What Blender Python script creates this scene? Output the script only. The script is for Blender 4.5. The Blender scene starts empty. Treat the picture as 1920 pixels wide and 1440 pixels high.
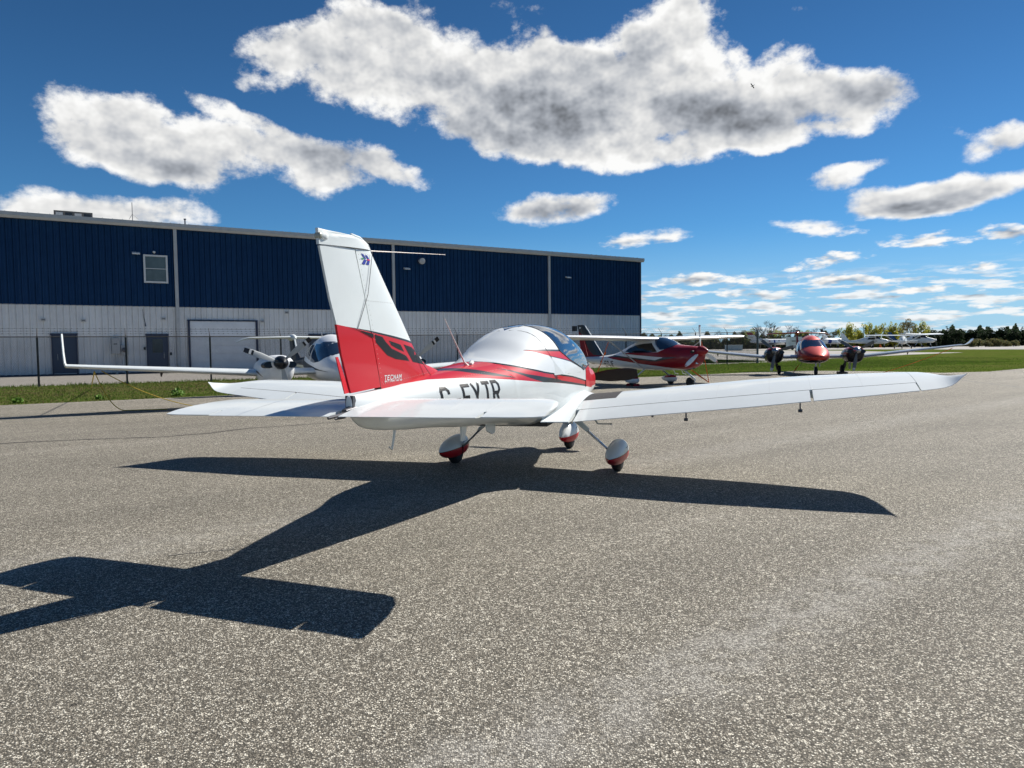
import bpy, bmesh, math, random
import numpy as np
from mathutils import Vector, Matrix
from mathutils.bvhtree import BVHTree
from math import sin, cos, tan, pi, radians, atan2, sqrt, hypot
random.seed(7)
SC = bpy.context.scene
COL = SC.collection
# ------------------------------------------------------------------ camera, light, exposure
cam_d = bpy.data.cameras.new('camera'); cam = bpy.data.objects.new('camera', cam_d); COL.objects.link(cam)
PIT, ROL, CH = 0.0497, .0125, 1.4148
Fv = Vector((0, cos(PIT), -sin(PIT))); Rv = Vector((1, 0, 0)); Uv = Rv.cross(Fv)
R2 = cos(ROL) * Rv - sin(ROL) * Uv; U2 = sin(ROL) * Rv + cos(ROL) * Uv
cam.matrix_world = Matrix(((R2.x, U2.x, -Fv.x, 0), (R2.y, U2.y, -Fv.y, 0), (R2.z, U2.z, -Fv.z, CH), (0, 0, 0, 1)))
cam_d.sensor_width = 36; cam_d.lens = 36 * 1335.1622 / 1920; cam_d.clip_start = .05; cam_d.clip_end = 6000
SC.camera = cam
SAZ, SEL = 0.9245, 0.7171
SUN = Vector((sin(SAZ) * cos(SEL), cos(SAZ) * cos(SEL), sin(SEL)))
sun_d = bpy.data.lights.new('sun', 'SUN'); sun_d.energy = 5.0; sun_d.angle = radians(.53); sun_d.color = (1, .955, .88)
sun = bpy.data.objects.new('sun', sun_d); COL.objects.link(sun); sun.rotation_euler = (-SUN).to_track_quat('-Z', 'Y').to_euler(); sun.location = (30, 30, 40)
SC.view_settings.view_transform = 'Standard'; SC.view_settings.look = 'None'; SC.view_settings.gamma = 1
SC.view_settings.exposure = 0.5; SC.view_settings.use_curve_mapping = False
SC.cycles.max_bounces = 6; SC.cycles.caustics_reflective = False; SC.cycles.caustics_refractive = False
SC.cycles.sample_clamp_indirect = 4.0
CLOUDS = [(-0.501, 0.26, 0.076, 0.0387, -0.3, 1.0), (-0.432, 0.237, 0.088, 0.0337, -0.24, 1.0), (-0.324, 0.256, 0.097, 0.0365, -0.19, 1.0), (-0.228, 0.251, 0.096, 0.034, -0.21, 1.0), (-0.157, 0.244, 0.06, 0.0222, -0.31, 0.8), (-0.243, 0.217, 0.055, 0.0204, -0.05, 0.8), (-0.361, 0.3, 0.067, 0.0131, -0.34, 0.8), (-0.582, 0.252, 0.031, 0.0183, 0.14, 0.35), (-0.527, 0.17, 0.127, 0.0236, 0.02, 1.0), (-0.225, 0.373, 0.119, 0.0483, 0.14, 1.0), (-0.293, 0.379, 0.054, 0.0267, 0.09, 0.8), (-0.141, 0.336, 0.122, 0.0385, -0.04, 0.9), (0.02, 0.328, 0.14, 0.0647, -0.02, 1.2), (0.165, 0.354, 0.115, 0.0666, 0.41, 1.1), (0.122, 0.292, 0.182, 0.0429, -0.05, 1.1), (0.297, 0.305, 0.122, 0.0409, -0.1, 1.2), (0.382, 0.332, 0.035, 0.029, 0.39, 0.8), (0.456, 0.292, 0.078, 0.0358, -0.15, 1.1), (-0.016, 0.416, 0.039, 0.0371, -0.29, 0.6), (0.243, 0.396, 0.027, 0.0344, 0.21, 0.6), (-0.088, 0.447, 0.087, 0.0127, 0.02, 0.6), (-0.082, 0.391, 0.086, 0.0372, -0.13, 0.7), (0.311, 0.368, 0.019, 0.0155, -0.12, 0.6), (0.381, 0.403, 0.014, 0.0067, -0.15, 0.45), (0.549, 0.298, 0.016, 0.0062, -0.18, 0.5), (0.594, 0.228, 0.044, 0.0179, 0.33, 0.8), (0.411, 0.206, 0.038, 0.0169, 0.01, 0.8), (0.451, 0.218, 0.035, 0.0084, 0.14, 0.7), (0.521, 0.174, 0.091, 0.0212, 0.02, 1.2), (0.059, 0.194, 0.089, 0.024, 0.04, 1.1), (0.186, 0.145, 0.086, 0.0128, 0.06, 0.8), (0.409, 0.148, 0.06, 0.0118, -0.15, 0.8), (0.521, 0.124, 0.059, 0.0101, -0.05, 0.8), (0.606, 0.121, 0.03, 0.0119, -0.1, 0.9), (0.418, 0.106, 0.052, 0.0101, 0.13, 0.8), (0.25, 0.089, 0.073, 0.01, 0.02, 0.9), (0.345, 0.085, 0.036, 0.0056, 0.05, 0.6), (0.434, 0.081, 0.061, 0.008, -0.05, 0.9), (0.576, 0.087, 0.032, 0.0056, 0.01, 0.7), (0.318, 0.068, 0.05, 0.0063, -0.04, 0.8), (0.499, 0.065, 0.035, 0.0052, -0.05, 0.6), (0.55, 0.057, 0.043, 0.0051, 0.03, 0.6), (0.533, 0.066, 0.033, 0.0051, 0.11, 0.8), (0.047, 0.138, 0.007, 0.0043, -0.02, 0.4), (-0.36, 0.328, 0.019, 0.0109, 0.1, 0.4), (0.214, 0.074, 0.064, 0.005, -0.03, 0.5), (-0.334, 0.333, 0.026, 0.0138, -0.07, 0.5), (0.01, 0.438, 0.043, 0.0205, -0.3, 0.6), (0.042, 0.372, 0.088, 0.0343, -0.02, 0.9), (0.1, 0.364, 0.051, 0.0281, -0.04, 0.8), (-0.017, 0.36, 0.066, 0.0378, -0.01, 0.8), (-0.182, 0.405, 0.085, 0.0238, 0.06, 0.7), (0.35, 0.354, 0.037, 0.0189, 0.2, 0.6), (0.27, 0.357, 0.041, 0.0243, -0.1, 0.5), (-0.4, 0.268, 0.074, 0.0255, -0.08, 0.7), (-0.477, 0.293, 0.04, 0.0207, -0.05, 0.8), (-0.535, 0.247, 0.038, 0.0236, 0.13, 0.7), (-0.217, 0.43, 0.041, 0.0107, -0.07, 0.5), (0.166, 0.406, 0.022, 0.015, 0.23, 0.6), (0.229, 0.416, 0.023, 0.0167, 0.05, 0.7), (0.547, 0.253, 0.024, 0.0083, -0.78, 0.6), (0.509, 0.218, 0.015, 0.0049, -0.13, 0.5), (-0.585, 0.196, 0.025, 0.012, -0.09, 0.45), (0.035, 0.4, 0.042, 0.0191, -0.47, 0.6), (0.344, 0.266, 0.13, 0.0141, -0.03, 0.7), (0.215, 0.257, 0.042, 0.0174, 0.02, 0.8), (0.592, 0.042, 0.031, 0.0037, -0.04, 0.7), (0.476, 0.046, 0.053, 0.004, -0.04, 0.7), (0.352, 0.044, 0.072, 0.0042, -0.03, 0.7), (0.25, 0.05, 0.063, 0.0043, -0.03, 0.6)]
BELLIES = [(0.034, 0.311, 0.11, 0.0434, 0.1, 1.0), (0.129, 0.343, 0.075, 0.0305, 0.51, 0.75), (-0.076, 0.344, 0.073, 0.0287, 0.01, 0.45), (0.291, 0.294, 0.088, 0.0216, -0.09, 1.0), (0.45, 0.294, 0.036, 0.0174, 0.12, 0.9), (-0.185, 0.289, 0.05, 0.0157, 0.04, 0.5), (-0.242, 0.251, 0.054, 0.0174, -0.04, 0.8), (-0.42, 0.227, 0.051, 0.0143, -0.19, 0.65), (-0.337, 0.252, 0.039, 0.0118, -0.1, 0.4), (-0.491, 0.241, 0.034, 0.0112, -0.08, 0.4), (0.526, 0.168, 0.052, 0.0094, 0.05, 1.0), (0.469, 0.164, 0.024, 0.0064, -0.09, 0.6), (0.059, 0.19, 0.055, 0.0092, -0.02, 0.8), (0.607, 0.22, 0.02, 0.0114, -0.16, 0.7), (-0.239, 0.372, 0.042, 0.0182, 0.07, 0.4), (0.418, 0.101, 0.034, 0.004, 0.06, 0.6), (0.25, 0.085, 0.049, 0.0043, -0.03, 0.6), (0.434, 0.077, 0.04, 0.004, -0.05, 0.7), (0.604, 0.119, 0.018, 0.0048, -0.1, 0.8), (0.527, 0.12, 0.033, 0.0038, -0.08, 0.4), (0.186, 0.141, 0.043, 0.005, -0.04, 0.4), (0.318, 0.065, 0.037, 0.0028, -0.03, 0.6)]

class NT:
    """small helper round a node tree"""
    def __init__(s, nt): s.nt = nt; s.n = nt.nodes; s.l = nt.links
    def node(s, t, **k):
        x = s.n.new(t)
        for a, b in k.items(): setattr(x, a, b)
        return x
    def put(s, sock, v):
        if isinstance(v, bpy.types.NodeSocket): s.l.new(v, sock)
        elif v is not None: sock.default_value = v
    def m(s, op, a, b=None, c=None, clamp=False):
        x = s.node('ShaderNodeMath', operation=op, use_clamp=clamp); s.put(x.inputs[0], a); s.put(x.inputs[1], b)
        if c is not None: s.put(x.inputs[2], c)
        return x.outputs[0]
    def v(s, op, a, b=None, sc=None):
        x = s.node('ShaderNodeVectorMath', operation=op); s.put(x.inputs[0], a)
        if b is not None: s.put(x.inputs[1], b)
        if sc is not None: s.put(x.inputs['Scale'], sc)
        return x.outputs['Value'] if op in ('LENGTH', 'DOT_PRODUCT', 'DISTANCE') else x.outputs[0]
    def noise(s, vec, scale, detail=4, rough=.5, dist=0, dim='3D'):
        x = s.node('ShaderNodeTexNoise', noise_dimensions=dim); s.put(x.inputs['Vector'], vec); x.inputs['Scale'].default_value = scale
        x.inputs['Detail'].default_value = detail; x.inputs['Roughness'].default_value = rough; x.inputs['Distortion'].default_value = dist
        return x.outputs[0]
    def mix(s, f, a, b):
        x = s.node('ShaderNodeMix', data_type='RGBA'); s.put(x.inputs[0], f)
        for i, v in ((6, a), (7, b)):
            if isinstance(v, tuple) and len(v) == 3: v = (*v, 1)
            s.put(x.inputs[i], v)
        return x.outputs[2]
    def ss(s, v, lo, hi, tlo=0., thi=1., kind='SMOOTHSTEP'):
        x = s.node('ShaderNodeMapRange', interpolation_type=kind); s.put(x.inputs[0], v)
        for i, q in ((1, lo), (2, hi), (3, tlo), (4, thi)): s.put(x.inputs[i], q)
        return x.outputs[0]
    def xyz(s, v):
        x = s.node('ShaderNodeSeparateXYZ'); s.put(x.inputs[0], v); return x.outputs
    def comb(s, x=0, y=0, z=0):
        c = s.node('ShaderNodeCombineXYZ'); s.put(c.inputs[0], x); s.put(c.inputs[1], y); s.put(c.inputs[2], z); return c.outputs[0]

def make_world():
    w = bpy.data.worlds.new('World'); SC.world = w; w.use_nodes = True
    T = NT(w.node_tree); T.n.clear()
    sky = T.node('ShaderNodeTexSky', sky_type='NISHITA'); sky.sun_disc = False; sky.sun_elevation = SEL; sky.sun_rotation = SAZ
    sky.altitude = 200; sky.air_density = 1.0; sky.dust_density = .0; sky.ozone_density = 4.0
    d = T.node('ShaderNodeTexCoord').outputs['Generated']; X, Y, Z = T.xyz(d)
    az = T.m('ARCTAN2', X, Y); el = T.m('ARCSINE', Z)
    p = T.comb(az, el, 0)
    # domain warp so that cloud outlines billow
    nz = T.noise(T.v('MULTIPLY', d, (1, 1, 1.5)), 6.5, 3, .55); nz2 = T.noise(T.v('ADD', T.v('MULTIPLY', d, (1, 1, 1.5)), (5, 3, 1)), 6.5, 3, .55)
    low = T.m('MULTIPLY', T.ss(el, .03, .3, .12, 1.), 1.)
    pw = T.v('ADD', p, T.comb(T.m('MULTIPLY', T.m('SUBTRACT', nz, .5), T.m('MULTIPLY', low, .075)), T.m('MULTIPLY', T.m('SUBTRACT', nz2, .5), T.m('MULTIPLY', low, .055)), 0))
    acc = None; accw = None
    for (a, e, ra, re, ro, st) in CLOUDS:
        mp = T.node('ShaderNodeMapping', vector_type='TEXTURE'); T.put(mp.inputs[0], pw)
        mp.inputs['Location'].default_value = (a, e, 0); mp.inputs['Rotation'].default_value = (0, 0, ro); mp.inputs['Scale'].default_value = (ra * 1.42, re * 1.42, 1)
        r2 = T.v('DOT_PRODUCT', mp.outputs[0], mp.outputs[0])
        k = T.m('MULTIPLY_ADD', r2, -st, st); k = T.m('MAXIMUM', k, 0.)
        acc = k if acc is None else T.m('MAXIMUM', T.m('MULTIPLY', T.m('ADD', acc, k), .74), T.m('MAXIMUM', acc, k))
    pd = T.v('ADD', p, T.comb(T.m('MULTIPLY', T.m('SUBTRACT', nz, .5), T.m('MULTIPLY', low, .075)), T.m('MULTIPLY', T.m('SUBTRACT', nz2, .5), T.m('MULTIPLY', low, .055)), 0))
    belly = None
    for (a, e, ra, re, ro, st) in BELLIES:
        mp = T.node('ShaderNodeMapping', vector_type='TEXTURE'); T.put(mp.inputs[0], pd)
        mp.inputs['Location'].default_value = (a, e, 0); mp.inputs['Rotation'].default_value = (0, 0, ro); mp.inputs['Scale'].default_value = (ra * 1.5, re * 1.5, 1)
        r2 = T.v('DOT_PRODUCT', mp.outputs[0], mp.outputs[0]); k = T.m('MAXIMUM', T.m('MULTIPLY_ADD', r2, -st, st), 0.)
        belly = k if belly is None else T.m('MAXIMUM', belly, k)
    # generic clouds elsewhere (seen in reflections, beyond the frame), on a flat layer
    iz = T.m('DIVIDE', 1., T.m('ADD', T.m('MAXIMUM', Z, 0.), .10)); q = T.v('SCALE', d, sc=iz)
    gn = T.noise(T.v('MULTIPLY', q, (1, 1, 0)), .62, 5, .52)
    front = T.m('MULTIPLY', T.ss(T.m('ABSOLUTE', az), .66, .80), 1.)
    gen = T.m('MULTIPLY', T.ss(gn, .64, .82), T.m('MAXIMUM', front, T.ss(el, .50, .60)))
    # long streaks of far cloud low over the horizon
    sn = T.noise(T.comb(T.m('MULTIPLY', az, 16.), T.m('MULTIPLY', el, 105.), 0), 1., 7, .6)
    streak = T.m('MULTIPLY', T.ss(sn, .47, .60), T.m('MULTIPLY', T.ss(el, -.01, .03), T.ss(el, .105, .065)))
    # fine erosion noise, flatter towards the horizon
    vA = T.comb(az, T.m('MULTIPLY', el, 1.25), 0); vB = T.comb(az, T.m('MULTIPLY', el, 3.), .7)
    wB = T.ss(el, .19, .11)
    def two(off, det):
        nA = T.noise(T.v('ADD', vA, off), 10.5, det, .62); nB = T.noise(T.v('ADD', vB, off), 33., det - 2, .58)
        return T.m('ADD', T.m('MULTIPLY', nA, T.m('SUBTRACT', 1., wB)), T.m('MULTIPLY', nB, wB))
    n = two((0, 0, 0), 9); n2 = two((.008, .016, 0), 4); n3 = two((0, 0, 0), 4)
    nW = T.noise(T.v('ADD', T.comb(az, T.m('MULTIPLY', el, 1.5), 0), (3, 1, 2)), 5.2, 9, .68)
    base = T.m('MAXIMUM', acc, gen)
    D = T.m('ADD', T.m('MULTIPLY_ADD', base, 1.35, -.46), T.m('ADD', T.m('MULTIPLY', T.m('SUBTRACT', n, .555), 2.6), T.m('MULTIPLY', T.m('SUBTRACT', nW, .5), T.m('MULTIPLY', low, 2.6))))
    D = T.m('MULTIPLY', D, T.ss(base, 0., .10))
    alpha = T.ss(D, .005, .60)
    alpha = T.m('MAXIMUM', alpha, T.m('MULTIPLY', streak, .85))
    nC = T.noise(T.v('ADD', T.comb(az, T.m('MULTIPLY', el, 1.7), 0), (7, 2, 2)), 8., 3, .5)
    nM = T.noise(T.v('ADD', T.comb(az, T.m('MULTIPLY', el, 1.5), 0), (1, 5, 2)), 17., 3, .5)
    core = T.ss(T.m('ADD', T.m('MULTIPLY_ADD', base, 1.3, -.42), T.m('MULTIPLY', T.m('SUBTRACT', nC, .5), .9)), .46, .98)
    relief = T.m('MULTIPLY', T.m('SUBTRACT', n3, n2), 1.5)
    relief0 = T.m('MULTIPLY', T.m('SUBTRACT', n3, n2), 1.6)
    bel = T.ss(T.m('ADD', belly, T.m('MULTIPLY', T.m('SUBTRACT', nM, .5), .7)), -.02, 1.05)
    bel = T.m('MAXIMUM', bel, T.m('MULTIPLY', T.m('MULTIPLY', T.ss(gen, .3, .8), .8), front))
    lum = T.m('SUBTRACT', T.m('ADD', T.m('MULTIPLY_ADD', core, -.22, .98), relief), T.m('MULTIPLY', bel, .36))
    lum = T.m('MAXIMUM', T.m('MINIMUM', lum, 1.02), .15)
    col = T.mix(T.ss(lum, .3, .9), (.90, .97, 1.09, 1), (1, 1, .99, 1))
    col = T.v('SCALE', col, sc=lum)
    # pale veil low down
    sc_ = T.v('MULTIPLY', sky.outputs[0], (.39 * .06, .79 * .06, 1.07 * .06))
    sc_ = T.v('SCALE', sc_, sc=T.ss(el, .08, .50, 1., .70))
    sc_ = T.mix(T.m('MULTIPLY', T.ss(el, .17, -.02), .72), sc_, (.31, .45, .62, 1))
    b1 = T.node('ShaderNodeBackground'); T.put(b1.inputs[0], sc_); b1.inputs[1].default_value = 1.
    b2 = T.node('ShaderNodeBackground'); T.put(b2.inputs[0], col); b2.inputs[1].default_value = .68
    ms = T.node('ShaderNodeMixShader'); T.put(ms.inputs[0], T.m('MULTIPLY', alpha, T.ss(el, -.001, .012))); T.l.new(b1.outputs[0], ms.inputs[1]); T.l.new(b2.outputs[0], ms.inputs[2])
    o = T.node('ShaderNodeOutputWorld'); T.l.new(ms.outputs[0], o.inputs[0])
make_world()

# ------------------------------------------------------------------ helpers
def tag(o, label=None, cat=None, group=None, kind=None):
    if label: o['label'] = label
    if cat: o['category'] = cat
    if group: o['group'] = group
    if kind: o['kind'] = kind
    return o
def empty(name, loc=(0, 0, 0), rz=0., M=None):
    o = bpy.data.objects.new(name, None); COL.objects.link(o); o.empty_display_size = .3
    if M is not None: o.matrix_world = M
    else: o.location = loc; o.rotation_euler = (0, 0, rz)
    return o
def link(name, me, parent=None):
    o = bpy.data.objects.new(name, me); COL.objects.link(o)
    if parent is not None: o.parent = parent
    return o
def mesh(name, V, F, mats, parent=None, smooth=False, mi=None, angle=40):
    me = bpy.data.meshes.new(name); me.from_pydata([tuple(v) for v in V], [], F)
    for m in (mats if isinstance(mats, (list, tuple)) else [mats]): me.materials.append(m)
    if mi is not None: me.polygons.foreach_set('material_index', mi)
    me.update()
    if smooth:
        me.polygons.foreach_set('use_smooth', [True] * len(F))
        if angle: me.set_sharp_from_angle(angle=radians(angle))
    return link(name, me, parent)
class MB:
    """collects simple solids into one mesh"""
    def __init__(s): s.V = []; s.F = []; s.mi = []; s.cur = 0
    def add(s, V, F):
        k = len(s.V); s.V += [tuple(v) for v in V]; s.F += [tuple(i + k for i in f) for f in F]; s.mi += [s.cur] * len(F); return s
    def box(s, c, d, rz=0.):
        x, y, z = d[0] / 2, d[1] / 2, d[2] / 2; cr, sr = cos(rz), sin(rz)
        P = [(-x, -y, -z), (x, -y, -z), (x, y, -z), (-x, y, -z), (-x, -y, z), (x, -y, z), (x, y, z), (-x, y, z)]
        return s.add([(c[0] + a * cr - b * sr, c[1] + a * sr + b * cr, c[2] + e) for a, b, e in P], [(0, 3, 2, 1), (4, 5, 6, 7), (0, 1, 5, 4), (1, 2, 6, 5), (2, 3, 7, 6), (3, 0, 4, 7)])
    def tube(s, pts, r, n=8, cap=True, flat=1.):
        pts = [Vector(p) for p in pts]; R = r if isinstance(r, (list, tuple)) else [r] * len(pts)
        V = []; prev = None
        for i, p in enumerate(pts):
            t = (pts[min(i + 1, len(pts) - 1)] - pts[max(i - 1, 0)]).normalized()
            if prev is None: a = t.orthogonal().normalized() if abs(t.z) > .95 else t.cross(Vector((0, 0, 1))).normalized()
            else: a = (prev - t * prev.dot(t)).normalized()
            prev = a; b = t.cross(a)
            V += [p + a * cos(2 * pi * k / n) * R[i] + b * sin(2 * pi * k / n) * R[i] * flat for k in range(n)]
        F = [(i * n + k, i * n + (k + 1) % n, (i + 1) * n + (k + 1) % n, (i + 1) * n + k) for i in range(len(pts) - 1) for k in range(n)]
        if cap: F += [tuple(reversed(range(n))), tuple(range((len(pts) - 1) * n, len(pts) * n))]
        return s.add(V, F)
    def lathe(s, prof, o, axis, n=16):
        """prof: (distance along axis, radius)"""
        a = Vector(axis).normalized(); u = a.orthogonal().normalized(); w = a.cross(u); o = Vector(o); V = []
        for d, r in prof: V += [o + a * d + (u * cos(2 * pi * k / n) + w * sin(2 * pi * k / n)) * max(r, 1e-4) for k in range(n)]
        F = [(i * n + k, i * n + (k + 1) % n, (i + 1) * n + (k + 1) % n, (i + 1) * n + k) for i in range(len(prof) - 1) for k in range(n)]
        F += [tuple(reversed(range(n))), tuple(range((len(prof) - 1) * n, len(prof) * n))]
        return s.add(V, F)
    def prism(s, poly, z0, z1, fn=lambda x, y, z: (x, y, z)):
        n = len(poly); V = [fn(x, y, z0) for x, y in poly] + [fn(x, y, z1) for x, y in poly]
        return s.add(V, [tuple(reversed(range(n))), tuple(range(n, 2 * n))] + [(i, (i + 1) % n, n + (i + 1) % n, n + i) for i in range(n)])
    def build(s, name, mats, parent=None, smooth=False, angle=40): return mesh(name, s.V, s.F, mats, parent, smooth, s.mi, angle)

# ------------------------------------------------------------------ materials
def mat(name, col=(.5, .5, .5), rough=.5, metal=0., coat=0., spec=.5, var=0., vs=8., bump=0., bs=60., trans=0., alpha=1.):
    m = bpy.data.materials.new(name); m.use_nodes = True; T = NT(m.node_tree); b = T.n['Principled BSDF']
    I = b.inputs; I['Base Color'].default_value = (*col, 1); I['Roughness'].default_value = rough; I['Metallic'].default_value = metal
    I['Coat Weight'].default_value = coat; I['Coat Roughness'].default_value = .07; I['Specular IOR Level'].default_value = spec; I['Transmission Weight'].default_value = trans; I['Alpha'].default_value = alpha
    if var or bump:
        tc = T.node('ShaderNodeTexCoord').outputs['Object']
        if var:
            n = T.noise(tc, vs, 5, .6); lo = tuple(c * (1 - var) for c in col); hi = tuple(min(1, c * (1 + var * .7)) for c in col)
            T.put(I['Base Color'], T.mix(T.ss(n, .3, .7), lo, hi)); T.put(I['Roughness'], T.ss(n, .3, .7, rough * 1.15, rough * .9))
        if bump:
            bn = T.node('ShaderNodeBump'); bn.inputs['Strength'].default_value = bump; bn.inputs['Distance'].default_value = .01
            T.put(bn.inputs['Height'], T.noise(tc, bs, 4, .6)); T.l.new(bn.outputs[0], I['Normal'])
    return m
PAINT = dict(rough=.5, coat=.45, spec=.15)
MW = mat('white_paint', (.68, .72, .72), var=.05, vs=2.5, **PAINT)
MR = mat('red_paint', (.56, .004, .016), var=.08, vs=3, **PAINT)
MDR = mat('dark_red_paint', (.26, .008, .016), var=.08, vs=3, **PAINT)
MOR = mat('metallic_orange_red_paint', (.36, .022, .012), rough=.22, metal=.45, coat=.9, var=.1, vs=3)
MStripe = mat('black_vinyl', (.008, .008, .010), rough=.45, spec=.25)
MK = mat('black_paint', (.012, .014, .018), **PAINT)
MDG = mat('charcoal_paint', (.035, .04, .048), **PAINT)
MBL = mat('blue_paint', (.015, .06, .17), **PAINT)
def leafmat(name, c):
    m = mat(name, c, rough=.7, spec=.15, var=.35, vs=.5); T = NT(m.node_tree); b = T.n['Principled BSDF']; o = T.n['Material Output']
    tr = T.node('ShaderNodeBsdfTranslucent'); tr.inputs[0].default_value = (*[min(1, q * 1.2) for q in c], 1); mx = T.node('ShaderNodeMixShader'); mx.inputs[0].default_value = .4
    T.l.new(b.outputs[0], mx.inputs[1]); T.l.new(tr.outputs[0], mx.inputs[2]); T.l.new(mx.outputs[0], o.inputs[0]); return m
MRub = mat('rubber', (.014, .014, .015), rough=.75, bump=.2, bs=80)
MMet = mat('brushed_steel', (.45, .46, .48), rough=.28, metal=.9, var=.1, vs=20)
MDM = mat('dark_steel', (.12, .12, .13), rough=.45, metal=.7)
MGap = mat('shadow_gap', (.035, .02, .018), rough=.9)
MAnt = mat('antenna_pink_white', (.75, .66, .60), rough=.5)
MPlast = mat('white_plastic', (.7, .69, .66), rough=.4)
MWalk = mat('walkway_grit', (.045, .045, .048), rough=.95, var=.2, vs=60, bump=.5, bs=250)
MGlass = mat('tinted_canopy_glass', (.012, .03, .06), rough=.03, spec=.9, coat=1., alpha=.90)
MWin = mat('cockpit_glass', (.008, .010, .014), rough=.05, spec=.6)
MOrg = mat('orange_strap', (.85, .16, .02), rough=.7)
MYel = mat('yellow_rope', (.42, .30, .035), rough=.85)
MInt = mat('cabin_trim', (.05, .05, .055), rough=.7)

def bands(name, base, bl, x0=-4.2, x1=2.6, z0=0., z1=3.0, **kw):
    """paint scheme: each band = (colour, lower curve, upper curve, xmin, xmax); a curve is a list of (x, z) on the airframe"""
    m = mat(name, base, **PAINT); T = NT(m.node_tree); b = T.n['Principled BSDF']
    X, Y, Z = T.xyz(T.node('ShaderNodeTexCoord').outputs['Object'])
    xn = T.m('DIVIDE', T.m('SUBTRACT', X, x0), x1 - x0)
    def cur(c):
        if isinstance(c, (int, float)): return float(c)
        f = T.node('ShaderNodeFloatCurve'); mp = f.mapping; mp.use_clip = False; P = mp.curves[0].points
        pts = sorted((((x - x0) / (x1 - x0)), (z - z0) / (z1 - z0)) for x, z in c)
        if pts[0][0] > 0: pts = [(0., pts[0][1])] + pts
        if pts[-1][0] < 1: pts = pts + [(1., pts[-1][1])]
        P[0].location = pts[0]; P[1].location = pts[-1]
        for p in pts[1:-1]: P.new(*p)
        for p in P: p.handle_type = 'VECTOR'
        mp.update(); T.put(f.inputs[1], xn); return T.m('MULTIPLY_ADD', f.outputs[0], z1 - z0, z0)
    wn = T.noise(T.node('ShaderNodeTexCoord').outputs['Object'], 2.5, 4, .6)
    col = T.mix(T.ss(wn, .3, .7), tuple(c * .94 for c in base), base)
    for c, lo, hi, xa, xb in bl:
        k = T.m('MULTIPLY', T.m('GREATER_THAN', Z, cur(lo)), T.m('LESS_THAN', Z, cur(hi)))
        if xa is not None: k = T.m('MULTIPLY', k, T.m('GREATER_THAN', X, xa))
        if xb is not None: k = T.m('MULTIPLY', k, T.m('LESS_THAN', X, xb))
        col = T.mix(k, col, c)
    T.put(b.inputs['Base Color'], col); return m

# ------------------------------------------------------------------ ground
def sheet(name, polys, m, z=0., kind='structure', skirt=.3):
    b = MB()
    for p in polys:
        n = len(p); b.add([(x, y, z) for x, y in p], [tuple(range(n))] if sum(p[i][0] * p[(i + 1) % n][1] - p[(i + 1) % n][0] * p[i][1] for i in range(n)) > 0 else [tuple(reversed(range(n)))])
    o = b.build(name, m); o['kind'] = kind; return o

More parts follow.
